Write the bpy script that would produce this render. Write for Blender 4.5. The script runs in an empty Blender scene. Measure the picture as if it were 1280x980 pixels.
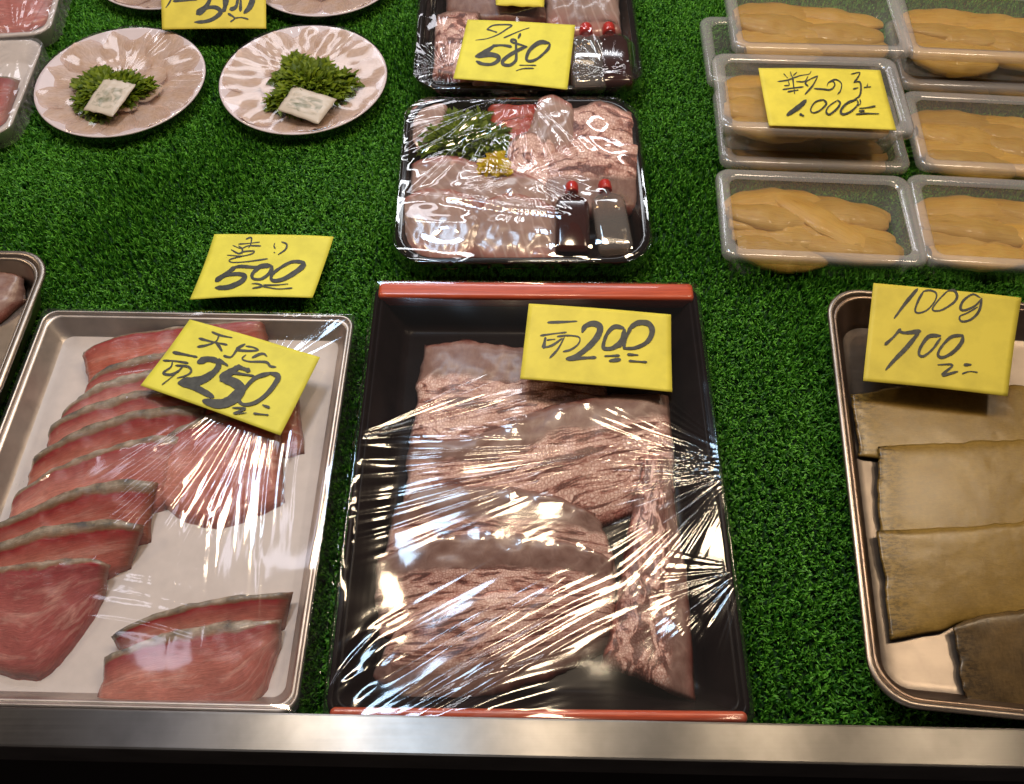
import bpy, math, random
import numpy as np
from mathutils import Vector, Matrix
from mathutils.bvhtree import BVHTree

R = np.random.default_rng(11)
random.seed(5)
C = bpy.context.scene.collection
rad = math.radians

# ------------------------------------------------------------------ camera geometry
F, CX, CY, PIT, H = 1110.0, 640.0, 490.0, rad(57.5), 0.62
SP, CP = math.sin(PIT), math.cos(PIT)

def P(px, py, z=0.0):
    """world point at height z seen at photograph position (px, py)"""
    a, b = (px - CX) / F, (CY - py) / F
    d = (a, CP + b * SP, -SP + b * CP)
    t = (z - H) / d[2]
    return np.array([d[0] * t, d[1] * t, z])

cam_d = bpy.data.cameras.new('camera')
cam_d.sensor_width = 36.0
cam_d.lens = 36.0 * F / 1280.0
cam_d.clip_start, cam_d.clip_end = 0.01, 50
cam = bpy.data.objects.new('camera', cam_d)
C.objects.link(cam)
cam.location = (0, 0, H)
cam.rotation_euler = (rad(90) - PIT, 0, 0)
bpy.context.scene.camera = cam

# ------------------------------------------------------------------ node helpers
def new_mat(name):
    m = bpy.data.materials.new(name)
    m.use_nodes = True
    nt = m.node_tree
    b = nt.nodes['Principled BSDF']
    return m, nt, b

def nd(nt, kind, **kw):
    n = nt.nodes.new('ShaderNode' + kind)
    for k, v in kw.items():
        if k.startswith('i_'):
            n.inputs[k[2:].replace('_', ' ')].default_value = v
        elif k.startswith('n_'):
            n.inputs[int(k[2:])].default_value = v
        else:
            setattr(n, k, v)
    return n

def ln(nt, a, b):
    nt.links.new(a, b)

def ramp(nt, fac, stops, interp='LINEAR'):
    r = nt.nodes.new('ShaderNodeValToRGB')
    r.color_ramp.interpolation = interp
    el = r.color_ramp.elements
    while len(el) < len(stops):
        el.new(0.5)
    for e, (p, c) in zip(el, stops):
        e.position = p
        e.color = (*c, 1) if len(c) == 3 else c
    ln(nt, fac, r.inputs[0])
    return r

def mixc(nt, fac, a, b, mode='MIX'):
    n = nt.nodes.new('ShaderNodeMix')
    n.data_type = 'RGBA'
    n.blend_type = mode
    for s, v in ((0, fac), (6, a), (7, b)):
        if isinstance(v, (int, float)):
            n.inputs[s].default_value = v
        elif isinstance(v, tuple):
            n.inputs[s].default_value = (*v, 1)
        else:
            ln(nt, v, n.inputs[s])
    return n.outputs[2]

def coord(nt, which='Object', scale=(1, 1, 1), rot=(0, 0, 0)):
    tc = nt.nodes.new('ShaderNodeTexCoord')
    mp = nt.nodes.new('ShaderNodeMapping')
    mp.inputs['Scale'].default_value = scale
    mp.inputs['Rotation'].default_value = rot
    ln(nt, tc.outputs[which], mp.inputs[0])
    return mp.outputs[0]

def noise(nt, vec, scale, detail=4, rough=0.55, dist=0.0):
    n = nd(nt, 'TexNoise')
    n.inputs['Scale'].default_value = scale
    n.inputs['Detail'].default_value = detail
    n.inputs['Roughness'].default_value = rough
    n.inputs['Distortion'].default_value = dist
    ln(nt, vec, n.inputs['Vector'])
    return n.outputs[0]

def bump(nt, bsdf, h, strength=0.3, dist=0.001):
    b = nd(nt, 'Bump')
    b.inputs['Strength'].default_value = strength
    b.inputs['Distance'].default_value = dist
    ln(nt, h, b.inputs['Height'])
    ln(nt, b.outputs[0], bsdf.inputs['Normal'])
    return b

def sepx(nt, vec):
    s = nd(nt, 'SeparateXYZ')
    ln(nt, vec, s.inputs[0])
    return s.outputs

def math_n(nt, op, a, b=0.0, c=0.0):
    n = nd(nt, 'Math', operation=op)
    for i, v in enumerate((a, b, c)):
        if isinstance(v, (int, float)):
            n.inputs[i].default_value = v
        else:
            ln(nt, v, n.inputs[i])
    return n.outputs[0]

# ------------------------------------------------------------------ materials
def plain(name, col, rough=0.5, metal=0.0, var=0.12, scale=60, bmp=0.0, spec=0.5, coat=0.0):
    m, nt, b = new_mat(name)
    v = coord(nt)
    n = noise(nt, v, scale)
    lo = tuple(c * (1 - var) for c in col)
    hi = tuple(min(1, c * (1 + var)) for c in col)
    ln(nt, ramp(nt, n, [(0.3, lo), (0.7, hi)]).outputs[0], b.inputs['Base Color'])
    b.inputs['Roughness'].default_value = rough
    b.inputs['Metallic'].default_value = metal
    b.inputs['Specular IOR Level'].default_value = spec
    b.inputs['Coat Weight'].default_value = coat
    if bmp:
        bump(nt, b, n, bmp, 0.0006)
    return m

def film_mat(name, rough=0.05, gain=1.7, haze=0.02, tint=(0.97, 0.97, 0.97)):
    m, nt, b = new_mat(name)
    out = nt.nodes['Material Output']
    nt.nodes.remove(b)
    tr = nd(nt, 'BsdfTransparent')
    tr.inputs[0].default_value = (*tint, 1)
    gl = nd(nt, 'BsdfGlossy')
    gl.inputs['Roughness'].default_value = rough
    # Schlick reflectance, the same from either side of the thin sheet
    ge = nd(nt, 'NewGeometry')
    dt = nd(nt, 'VectorMath', operation='DOT_PRODUCT')
    ln(nt, ge.outputs['Incoming'], dt.inputs[0])
    ln(nt, ge.outputs['Normal'], dt.inputs[1])
    cs = math_n(nt, 'SUBTRACT', 1.0, math_n(nt, 'ABSOLUTE', dt.outputs['Value']))
    f2 = math_n(nt, 'MULTIPLY', math_n(nt, 'MULTIPLY_ADD', math_n(nt, 'POWER', cs, 5.0), 0.96, 0.04), gain)
    f3 = math_n(nt, 'MINIMUM', f2, 0.8)
    df = nd(nt, 'BsdfDiffuse')
    df.inputs[0].default_value = (0.85, 0.83, 0.85, 1)
    mx0 = nd(nt, 'MixShader')
    mx0.inputs[0].default_value = haze
    ln(nt, tr.outputs[0], mx0.inputs[1])
    ln(nt, df.outputs[0], mx0.inputs[2])
    mx = nd(nt, 'MixShader')
    ln(nt, f3, mx.inputs[0])
    ln(nt, mx0.outputs[0], mx.inputs[1])
    ln(nt, gl.outputs[0], mx.inputs[2])
    ln(nt, mx.outputs[0], out.inputs[0])
    return m

M = {}
M['film'] = film_mat('cling film', 0.085, 1.5, 0.004)
M['film_haze'] = film_mat('hazy cling film', 0.075, 1.8, 0.02)
M['film_gloss'] = film_mat('glossy cling film', 0.04, 2.4, 0.004)
M['clear'] = film_mat('clear box plastic', 0.07, 1.5, 0.045, (0.96, 0.95, 0.93))
M['tub'] = film_mat('ribbed tub plastic', 0.12, 1.6, 0.13, (0.95, 0.94, 0.92))
M['clear_rim'] = film_mat('frosted clear rim', 0.14, 1.8, 0.26, (0.95, 0.92, 0.90))
M['clear_pack'] = film_mat('clear pack lid', 0.08, 1.8, 0.10)
M['foam'] = plain('white foam', (0.74, 0.65, 0.62), 0.42, var=0.05, scale=90, bmp=0.05)
M['plate'] = plain('white plate', (0.80, 0.68, 0.71), 0.3, var=0.03)
M['black'] = plain('black gloss plastic', (0.010, 0.006, 0.006), 0.25, var=0.2, spec=0.06)
M['black_gloss'] = plain('black glossy tray', (0.010, 0.007, 0.006), 0.09, var=0.2, spec=0.6)
M['red'] = None
M['cap'] = plain('red cap', (0.62, 0.03, 0.02), 0.35)
M['soy'] = plain('soy bottle', (0.045, 0.016, 0.014), 0.12, coat=0.6)
M['clear_bottle'] = plain('x', (0.1, 0.1, 0.1))
M['clear_bottle'] = film_mat('clear amber bottle', 0.05, 3.5, 0.12, (0.85, 0.74, 0.60))
M['ink'] = plain('marker ink', (0.042, 0.044, 0.038), 0.55, var=0.5, scale=220)
M['dark'] = plain('dark panel', (0.012, 0.006, 0.006), 0.7)

def red_mat():
    m, nt, b = new_mat('red lacquer')
    v = coord(nt, scale=(3, 60, 60))
    n = noise(nt, v, 14, 5)
    ln(nt, ramp(nt, n, [(0.3, (0.40, 0.055, 0.022)), (0.65, (0.60, 0.10, 0.04))]).outputs[0], b.inputs['Base Color'])
    b.inputs['Roughness'].default_value = 0.32
    b.inputs['Coat Weight'].default_value = 0.35
    bump(nt, b, n, 0.1, 0.0005)
    return m
M['red'] = red_mat()

def yellow(name, col):
    m, nt, b = new_mat(name)
    v = coord(nt)
    n = noise(nt, v, 45, 5)
    f = noise(nt, coord(nt, scale=(1, 1, 1)), 700, 2)
    c = ramp(nt, n, [(0.28, tuple(x * 0.82 for x in col)), (0.6, col)]).outputs[0]
    ln(nt, c, b.inputs['Base Color'])
    b.inputs['Roughness'].default_value = 0.5
    b.inputs['Specular IOR Level'].default_value = 0.25
    bump(nt, b, f, 0.08, 0.0003)
    return m
M['y_lemon'] = yellow('lemon card', (0.82, 0.76, 0.095))
M['y_warm'] = yellow('warm yellow card', (0.82, 0.71, 0.09))
M['y_gold'] = yellow('gold card', (0.72, 0.59, 0.075))

def steel(name, col, rough, sx=2, sy=220, amt=0.25, aniso=0.0):
    m, nt, b = new_mat(name)
    v = coord(nt, scale=(sx, sy, sy))
    n = noise(nt, v, 3, 6, 0.7)
    s = noise(nt, coord(nt), 28, 4)
    c = ramp(nt, n, [(0.2, tuple(x * (1 - amt) for x in col)), (0.8, col)]).outputs[0]
    c = mixc(nt, 0.6, c, ramp(nt, s, [(0.35, tuple(x * 0.62 for x in col)), (0.62, col)]).outputs[0])
    ln(nt, c, b.inputs['Base Color'])
    b.inputs['Metallic'].default_value = 1.0
    r = nd(nt, 'MapRange')
    r.inputs[3].default_value = rough * 0.8
    r.inputs[4].default_value = rough * 1.25
    ln(nt, n, r.inputs[0])
    ln(nt, r.outputs[0], b.inputs['Roughness'])
    bump(nt, b, n, 0.06, 0.0004)
    return m
M['rail'] = steel('brushed steel', (0.36, 0.345, 0.33), 0.22)
def rail_mat():
    m = steel('brushed steel rail', (0.33, 0.315, 0.30), 0.34, 1.5, 260, 0.22)
    nt = m.node_tree; b = nt.nodes['Principled BSDF']
    for l in list(b.inputs['Normal'].links): nt.links.remove(l)
    t = nd(nt, 'Tangent', direction_type='UV_MAP')
    ln(nt, t.outputs[0], b.inputs['Tangent'])
    b.inputs['Anisotropic'].default_value = 0.85
    b.inputs['Anisotropic Rotation'].default_value = 0.25
    return m
M['rail'] = rail_mat()
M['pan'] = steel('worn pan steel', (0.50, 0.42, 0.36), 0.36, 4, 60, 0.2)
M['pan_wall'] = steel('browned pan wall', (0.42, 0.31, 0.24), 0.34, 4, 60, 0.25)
M['pale_steel'] = steel('pale satin metal', (0.72, 0.64, 0.59), 0.42, 4, 60, 0.15)

def tuna_mat(name, flesh, deep, skin=(0.27, 0.235, 0.17), w=0.17):
    """UV: x along the slice, y from the skin edge to the cut face's far edge"""
    m, nt, b = new_mat(name)
    uv = coord(nt, 'UV')
    ob = coord(nt)
    wob = noise(nt, ob, 55, 3)
    xyz = sepx(nt, uv)
    t = math_n(nt, 'ADD', xyz[1], math_n(nt, 'MULTIPLY_ADD', wob, 0.14, -0.07))
    uf = math_n(nt, 'FRACT', xyz[0])
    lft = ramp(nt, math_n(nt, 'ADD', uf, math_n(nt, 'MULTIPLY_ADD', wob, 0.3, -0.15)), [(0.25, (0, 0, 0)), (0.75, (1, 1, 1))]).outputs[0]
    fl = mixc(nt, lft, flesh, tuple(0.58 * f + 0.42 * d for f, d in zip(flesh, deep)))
    pale = ramp(nt, noise(nt, coord(nt, 'UV', (2.2, 5.0, 1), (0, 0, 0.5)), 1.6, 4, 0.6, 0.8), [(0.50, (0, 0, 0)), (0.68, (0.6, 0.6, 0.6))]).outputs[0]
    fl = mixc(nt, pale, fl, (0.80, 0.46, 0.38))
    red = mixc(nt, ramp(nt, t, [(w * 1.1, (1, 1, 1)), (w * 1.1 + 0.30, (0, 0, 0))]).outputs[0], fl, deep)
    blotch = ramp(nt, noise(nt, ob, 75, 4, 0.6), [(0.34, (0.12, 0.115, 0.11)), (0.45, skin), (0.62, (0.56, 0.48, 0.38))]).outputs[0]
    sk = mixc(nt, ramp(nt, t, [(w * 0.55, (0, 0, 0)), (w * 0.95, (1, 1, 1))]).outputs[0], blotch, (0.26, 0.13, 0.06))
    base = mixc(nt, ramp(nt, t, [(w * 0.92, (0, 0, 0)), (w * 1.12, (1, 1, 1))]).outputs[0], sk, red)
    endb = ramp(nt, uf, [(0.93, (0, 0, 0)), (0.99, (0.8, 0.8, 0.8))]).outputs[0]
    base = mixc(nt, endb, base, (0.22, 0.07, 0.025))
    gr = noise(nt, coord(nt, 'UV', (5, 26, 1), (0, 0, 0.25)), 3.0, 6, 0.65, 0.6)
    c = mixc(nt, 0.8, base, ramp(nt, gr, [(0.3, (0.62, 0.52, 0.52)), (0.6, (1.05, 1.0, 1.0)), (0.8, (1.15, 1.25, 1.22))]).outputs[0], 'MULTIPLY')
    pat = noise(nt, ob, 240, 3)
    c = mixc(nt, 0.25, c, ramp(nt, pat, [(0.4, (0.6, 0.6, 0.6)), (0.6, (1, 1, 1))]).outputs[0], 'MULTIPLY')
    inf = nd(nt, 'ObjectInfo')
    hv = nd(nt, 'HueSaturation')
    ln(nt, math_n(nt, 'MULTIPLY_ADD', inf.outputs['Random'], 0.4, 0.82), hv.inputs['Value'])
    ln(nt, math_n(nt, 'MULTIPLY_ADD', inf.outputs['Random'], -0.25, 1.12), hv.inputs['Saturation'])
    ln(nt, c, hv.inputs['Color'])
    ln(nt, hv.outputs[0], b.inputs['Base Color'])
    b.inputs['Roughness'].default_value = 0.24
    b.inputs['Coat Weight'].default_value = 0.3
    b.inputs['Subsurface Weight'].default_value = 0.12
    b.inputs['Subsurface Radius'].default_value = (0.004, 0.0015, 0.001)
    bump(nt, b, gr, 0.25, 0.0012)
    return m
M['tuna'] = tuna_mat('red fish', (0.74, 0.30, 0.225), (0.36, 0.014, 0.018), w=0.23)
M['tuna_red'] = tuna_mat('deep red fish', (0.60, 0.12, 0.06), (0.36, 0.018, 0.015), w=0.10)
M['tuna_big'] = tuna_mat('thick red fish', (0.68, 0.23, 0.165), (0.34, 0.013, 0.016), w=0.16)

M['tuna_deep'] = tuna_mat('crimson fish', (0.52, 0.13, 0.11), (0.29, 0.011, 0.018), w=0.12)

def bream_mat(name, order, fs=(2.6, 8.0, 84, 42), dk=0.0):
    """scaly skin and smooth flesh; order = stops of flesh(0)/skin(1) across the piece"""
    m, nt, b = new_mat(name)
    uv = coord(nt, 'UV')
    ob = coord(nt)
    wob = noise(nt, ob, 40, 4)
    xyz = sepx(nt, uv)
    t = math_n(nt, 'ADD', xyz[1], math_n(nt, 'MULTIPLY_ADD', wob, 0.22, -0.11))
    mask = ramp(nt, t, [(p, (v, v, v)) for p, v in order]).outputs[0]
    vo = nd(nt, 'TexVoronoi', feature='DISTANCE_TO_EDGE')
    vo.inputs['Scale'].default_value = 1.0
    vo.inputs['Randomness'].default_value = 0.8
    wv = nd(nt, 'VectorMath', operation='ADD')
    ln(nt, coord(nt, 'UV', (fs[2], fs[3], 1)), wv.inputs[0])
    nn = nd(nt, 'TexNoise')
    nn.inputs['Scale'].default_value = 30
    ln(nt, ob, nn.inputs[0])
    sc = nd(nt, 'VectorMath', operation='SCALE')
    sc.inputs['Scale'].default_value = 3.0
    ln(nt, nn.outputs[1], sc.inputs[0])
    ln(nt, sc.outputs[0], wv.inputs[1])
    ln(nt, wv.outputs[0], vo.inputs['Vector'])
    blot = noise(nt, coord(nt, scale=(1, 2.0, 1)), 26, 4, 0.6)
    fleck = noise(nt, coord(nt, 'UV', (fs[0], fs[1], 1)), 2.0, 5, 0.62, 0.9)
    skin_l = ramp(nt, vo.outputs[0], [(0.02, (0.54, 0.31, 0.265)), (0.14, (0.74, 0.52, 0.46)), (0.34, (0.90, 0.71, 0.65))]).outputs[0]
    skin = mixc(nt, 0.85, skin_l, ramp(nt, fleck, [(0.50 - dk, (1.08, 1.03, 1.0)), (0.545 - dk, (0.62, 0.38, 0.33)), (0.585 - dk, (0.16, 0.055, 0.045))]).outputs[0], 'MULTIPLY')
    skin = mixc(nt, 0.8, skin, ramp(nt, blot, [(0.34, (0.50, 0.30, 0.27)), (0.48, (1.08, 1.04, 1.02))]).outputs[0], 'MULTIPLY')
    g = noise(nt, coord(nt, 'UV', (7, 3, 1)), 3, 6, 0.6, 0.5)
    flesh = ramp(nt, g, [(0.25, (0.21, 0.105, 0.085)), (0.55, (0.29, 0.17, 0.14)), (0.8, (0.40, 0.26, 0.22))]).outputs[0]
    c = mixc(nt, mask, flesh, skin)
    c = mixc(nt, 1.0, c, ramp(nt, t, [(0.0, (0.30, 0.10, 0.085)), (0.035, (0.9, 0.7, 0.66)), (0.07, (1, 1, 1)), (0.90, (1, 1, 1)), (1.0, (0.75, 0.36, 0.33))]).outputs[0], 'MULTIPLY')  # dark red back edge: blood line plus painted shade between overlapping pieces
    ln(nt, c, b.inputs['Base Color'])
    b.inputs['Roughness'].default_value = 0.33
    b.inputs['Specular IOR Level'].default_value = 0.4
    b.inputs['Subsurface Weight'].default_value = 0.06
    b.inputs['Subsurface Radius'].default_value = (0.004, 0.002, 0.0015)
    hh = math_n(nt, 'MULTIPLY', math_n(nt, 'MINIMUM', vo.outputs[0], 0.3), mask)
    h2 = math_n(nt, 'ADD', hh, math_n(nt, 'MULTIPLY', g, 0.10))
    bump(nt, b, h2, 0.28, 0.0008)
    return m
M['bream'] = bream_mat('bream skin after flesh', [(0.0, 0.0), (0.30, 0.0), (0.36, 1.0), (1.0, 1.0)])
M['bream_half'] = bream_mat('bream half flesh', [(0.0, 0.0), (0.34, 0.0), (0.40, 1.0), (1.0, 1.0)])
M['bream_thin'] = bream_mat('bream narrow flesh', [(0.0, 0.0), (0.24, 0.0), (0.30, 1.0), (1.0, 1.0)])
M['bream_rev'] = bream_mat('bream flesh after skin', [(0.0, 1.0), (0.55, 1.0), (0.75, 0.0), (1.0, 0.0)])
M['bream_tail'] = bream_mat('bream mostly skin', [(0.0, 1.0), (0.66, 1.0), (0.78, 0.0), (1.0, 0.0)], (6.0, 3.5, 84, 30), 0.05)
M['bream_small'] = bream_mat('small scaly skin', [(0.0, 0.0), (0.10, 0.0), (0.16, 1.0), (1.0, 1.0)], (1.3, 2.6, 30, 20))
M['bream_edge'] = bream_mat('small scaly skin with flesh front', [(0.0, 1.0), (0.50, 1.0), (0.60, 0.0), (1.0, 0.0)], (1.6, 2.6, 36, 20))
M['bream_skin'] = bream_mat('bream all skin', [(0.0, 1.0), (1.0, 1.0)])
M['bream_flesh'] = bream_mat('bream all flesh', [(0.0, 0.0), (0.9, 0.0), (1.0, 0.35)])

def sashimi_mat(name, hue):
    m, nt, b = new_mat(name)
    ob = coord(nt)
    xyz = sepx(nt, coord(nt, 'UV'))
    wob = noise(nt, ob, 45, 3)
    t = math_n(nt, 'ADD', xyz[1], math_n(nt, 'MULTIPLY_ADD', wob, 0.24, -0.12))
    base = ramp(nt, t, [(0.0, (0.30, 0.085, 0.07)), (0.09, (0.46, 0.20, 0.17)), (0.2, hue), (0.75, tuple(0.92 * h for h in hue)), (0.97, (0.50, 0.22, 0.19))]).outputs[0]
    wv = nd(nt, 'TexWave', wave_type='BANDS', bands_direction='X')
    wv.inputs['Scale'].default_value = 2.6
    wv.inputs['Distortion'].default_value = 4.5
    wv.inputs['Detail'].default_value = 2.0
    wv.inputs['Detail Scale'].default_value = 0.6
    ln(nt, coord(nt, 'UV', (1, 0.8, 1), (0, 0, 0.5)), wv.inputs['Vector'])
    c = mixc(nt, math_n(nt, 'MULTIPLY', ramp(nt, wv.outputs['Fac'], [(0.82, (0, 0, 0)), (0.97, (1, 1, 1))]).outputs[0], 0.45), base, (0.66, 0.50, 0.46))
    c = mixc(nt, 0.6, c, ramp(nt, noise(nt, ob, 38, 4), [(0.35, (0.66, 0.58, 0.56)), (0.6, (1.05, 1.03, 1.0))]).outputs[0], 'MULTIPLY')
    ln(nt, c, b.inputs['Base Color'])
    b.inputs['Roughness'].default_value = 0.2
    b.inputs['Coat Weight'].default_value = 0.25
    b.inputs['Subsurface Weight'].default_value = 0.15
    b.inputs['Subsurface Radius'].default_value = (0.004, 0.002, 0.0015)
    bump(nt, b, wv.outputs['Fac'], 0.08, 0.0006)
    return m
M['sashimi'] = sashimi_mat('pale sashimi', (0.47, 0.32, 0.275))

def fugu_mat():
    m, nt, b = new_mat('thin pale fish')
    g = noise(nt, coord(nt, 'UV', (3, 12, 1)), 3, 5, 0.6, 0.4)
    s = noise(nt, coord(nt), 70, 3)
    c = ramp(nt, g, [(0.25, (0.66, 0.43, 0.32)), (0.6, (0.76, 0.55, 0.44)), (0.85, (0.82, 0.64, 0.56))]).outputs[0]
    c = mixc(nt, 0.35, c, ramp(nt, s, [(0.35, (0.72, 0.47, 0.28)), (0.65, (0.82, 0.66, 0.63))]).outputs[0])
    ln(nt, c, b.inputs['Base Color'])
    b.inputs['Roughness'].default_value = 0.25
    ev = math_n(nt, 'ABSOLUTE', math_n(nt, 'MULTIPLY_ADD', sepx(nt, coord(nt, 'UV'))[1], 2.0, -1.0))
    cen = ramp(nt, ev, [(0.35, (1, 1, 1)), (1.0, (0.5, 0.5, 0.5))]).outputs[0]
    tr = math_n(nt, 'MULTIPLY', math_n(nt, 'MULTIPLY_ADD', g, 0.7, 0.34), cen)
    ln(nt, tr, b.inputs['Alpha'])
    bump(nt, b, g, 0.25, 0.0008)
    return m
M['fugu'] = fugu_mat()

def roe_mat():
    m, nt, b = new_mat('herring roe')
    uv = coord(nt, 'UV', (1.3, 22, 1))
    g = noise(nt, uv, 3, 8, 0.75, 0.6)
    s = noise(nt, coord(nt), 24, 3)
    f = noise(nt, coord(nt), 900, 2)
    c = ramp(nt, g, [(0.34, (0.26, 0.10, 0.004)), (0.45, (0.54, 0.285, 0.022)), (0.75, (0.70, 0.47, 0.11))]).outputs[0]
    c = mixc(nt, 0.45, c, ramp(nt, s, [(0.3, (0.54, 0.285, 0.010)), (0.7, (0.66, 0.44, 0.12))]).outputs[0])
    inf = nd(nt, 'ObjectInfo')
    hv = nd(nt, 'HueSaturation')
    ln(nt, math_n(nt, 'MULTIPLY_ADD', inf.outputs['Random'], 0.35, 0.8), hv.inputs['Value'])
    ln(nt, c, hv.inputs['Color'])
    ln(nt, hv.outputs[0], b.inputs['Base Color'])
    b.inputs['Roughness'].default_value = 0.36
    b.inputs['Coat Weight'].default_value = 0.12
    b.inputs['Subsurface Weight'].default_value = 0.2
    b.inputs['Subsurface Radius'].default_value = (0.006, 0.003, 0.001)
    bump(nt, b, math_n(nt, 'ADD', g, math_n(nt, 'MULTIPLY', f, 0.2)), 0.5, 0.0012)
    return m
M['roe'] = roe_mat()

def kelp_mat(name, a, c_):
    m, nt, b = new_mat(name)
    g = noise(nt, coord(nt, 'UV', (30, 3, 1)), 3, 6, 0.7, 0.3)
    s = noise(nt, coord(nt), 22, 8, 0.72)
    f = noise(nt, coord(nt, scale=(1, 3, 1)), 260, 4, 0.7)
    c = ramp(nt, g, [(0.25, a), (0.75, c_)]).outputs[0]
    c = mixc(nt, 0.6, c, ramp(nt, s, [(0.32, tuple(x * 0.72 for x in a)), (0.62, c_)]).outputs[0])
    c = mixc(nt, 0.4, c, ramp(nt, f, [(0.35, (0.55, 0.55, 0.5)), (0.6, (1, 1, 1))]).outputs[0], 'MULTIPLY')
    ed = sepx(nt, coord(nt, 'UV'))
    uu = math_n(nt, 'ADD', math_n(nt, 'FRACT', ed[0]), math_n(nt, 'MULTIPLY_ADD', s, 0.24, -0.12))
    sp = noise(nt, coord(nt, scale=(1, 2.5, 1)), 190, 4, 0.7)
    mk_ = math_n(nt, 'MULTIPLY', ramp(nt, uu, [(0.0, (0.85, 0.85, 0.85)), (0.12, (0.07, 0.07, 0.07))]).outputs[0], ramp(nt, sp, [(0.46, (0, 0, 0)), (0.56, (1, 1, 1))]).outputs[0])
    c = mixc(nt, mk_, c, (0.025, 0.016, 0.008))
    ln(nt, c, b.inputs['Base Color'])
    b.inputs['Roughness'].default_value = 0.42
    bump(nt, b, math_n(nt, 'ADD', g, math_n(nt, 'MULTIPLY', f, 0.9)), 0.10, 0.0005)
    b.inputs['Roughness'].default_value = 0.27
    b.inputs['Specular IOR Level'].default_value = 0.5
    return m
M['kelp'] = kelp_mat('brown slab', (0.235, 0.135, 0.027), (0.33, 0.205, 0.050))
M['kelp_dark'] = kelp_mat('dark brown slab', (0.035, 0.02, 0.008), (0.17, 0.10, 0.034))

def leaf_mat(name, lo, hi, trans=0.25):
    m, nt, b = new_mat(name)
    g = nd(nt, 'NewGeometry')
    c = ramp(nt, g.outputs['Random Per Island'], [(0.0, lo), (0.6, tuple((x + y) / 2 for x, y in zip(lo, hi))), (1.0, hi)]).outputs[0]
    ln(nt, c, b.inputs['Base Color'])
    b.inputs['Roughness'].default_value = 0.5
    b.inputs['Specular IOR Level'].default_value = 0.3
    out = nt.nodes['Material Output']
    t = nd(nt, 'BsdfTranslucent')
    ln(nt, c, t.inputs[0])
    mx = nd(nt, 'MixShader')
    mx.inputs[0].default_value = trans
    ln(nt, b.outputs[0], mx.inputs[1])
    ln(nt, t.outputs[0], mx.inputs[2])
    ln(nt, mx.outputs[0], out.inputs[0])
    return m
M['turf'] = leaf_mat('plastic turf', (0.014, 0.110, 0.009), (0.18, 0.54, 0.048), 0.2)
M['herb'] = leaf_mat('curly herb', (0.07, 0.125, 0.004), (0.26, 0.35, 0.018), 0.3)
M['flower'] = leaf_mat('yellow flower', (0.75, 0.52, 0.01), (0.88, 0.74, 0.03), 0.3)
M['backing'] = plain('turf backing', (0.008, 0.050, 0.010), 0.9)

def sachet_mat():
    m, nt, b = new_mat('printed sachet')
    n = noise(nt, coord(nt, 'UV', (2.2, 3, 1)), 1.6, 3, 0.6, 0.8)
    xyz = sepx(nt, coord(nt, 'UV'))
    dx = math_n(nt, 'ABSOLUTE', math_n(nt, 'SUBTRACT', xyz[0], 0.5))
    dy = math_n(nt, 'ABSOLUTE', math_n(nt, 'SUBTRACT', xyz[1], 0.55))
    ins = math_n(nt, 'LESS_THAN', math_n(nt, 'MAXIMUM', dx, math_n(nt, 'MULTIPLY', dy, 1.15)), 0.36)
    mk = math_n(nt, 'MULTIPLY', ins, ramp(nt, n, [(0.40, (0, 0, 0)), (0.70, (1, 1, 1))]).outputs[0])
    c = mixc(nt, mk, (0.60, 0.52, 0.44), (0.17, 0.18, 0.11))
    ln(nt, c, b.inputs['Base Color'])
    b.inputs['Roughness'].default_value = 0.3
    return m
M['sachet'] = sachet_mat()

# ------------------------------------------------------------------ object helpers
def tag(o, label=None, cat=None, group=None, kind=None):
    if label: o['label'] = label
    if cat: o['category'] = cat
    if group: o['group'] = group
    if kind: o['kind'] = kind
    return o

def empty(name, loc, rotz=0.0):
    o = bpy.data.objects.new(name, None)
    o.empty_display_size = 0.02
    C.objects.link(o)
    o.location = tuple(float(x) for x in loc)
    o.rotation_euler = (0, 0, rotz)
    return o

def mk(name, verts, faces, mat, parent=None, smooth=True, uv=None, local=False):
    """world-space vertices; origin at the base (or the parent's origin)"""
    v = np.asarray(verts, dtype=np.float64).copy()
    if local:
        loc = np.zeros(3)
    elif parent is not None:
        loc = np.array(parent.location)
        if parent.parent is not None:
            loc = loc + np.array(parent.parent.location)
    else:
        loc = np.array([v[:, 0].mean(), v[:, 1].mean(), v[:, 2].min()])
    v -= loc
    me = bpy.data.meshes.new(name)
    if isinstance(faces, np.ndarray):
        nf, k = faces.shape
        me.vertices.add(len(v)); me.vertices.foreach_set('co', v.astype(np.float32).ravel())
        me.loops.add(nf * k); me.loops.foreach_set('vertex_index', faces.astype(np.int32).ravel())
        me.polygons.add(nf)
        me.polygons.foreach_set('loop_start', np.arange(0, nf * k, k, dtype=np.int32))
        me.polygons.foreach_set('loop_total', np.full(nf, k, dtype=np.int32))
        me.update(calc_edges=True)
        me.validate()
    else:
        me.from_pydata(v.tolist(), [], [list(f) for f in faces])
        me.update()
    me.polygons.foreach_set('use_smooth', [smooth] * len(me.polygons))
    if uv is not None:
        l = me.uv_layers.new(name='UVMap')
        idx = np.zeros(len(me.loops), dtype=np.int32)
        me.loops.foreach_get('vertex_index', idx)
        l.data.foreach_set('uv', np.asarray(uv, dtype=np.float32)[idx].ravel())
    me.materials.append(mat)
    o = bpy.data.objects.new(name, me)
    C.objects.link(o)
    if parent is not None:
        o.parent = parent
    elif not local:
        o.location = tuple(loc)
    return o

def bevel(o, w, seg=2):
    b = o.modifiers.new('bevel', 'BEVEL')
    b.width = w; b.segments = seg; b.limit_method = 'ANGLE'
    return o

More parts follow.
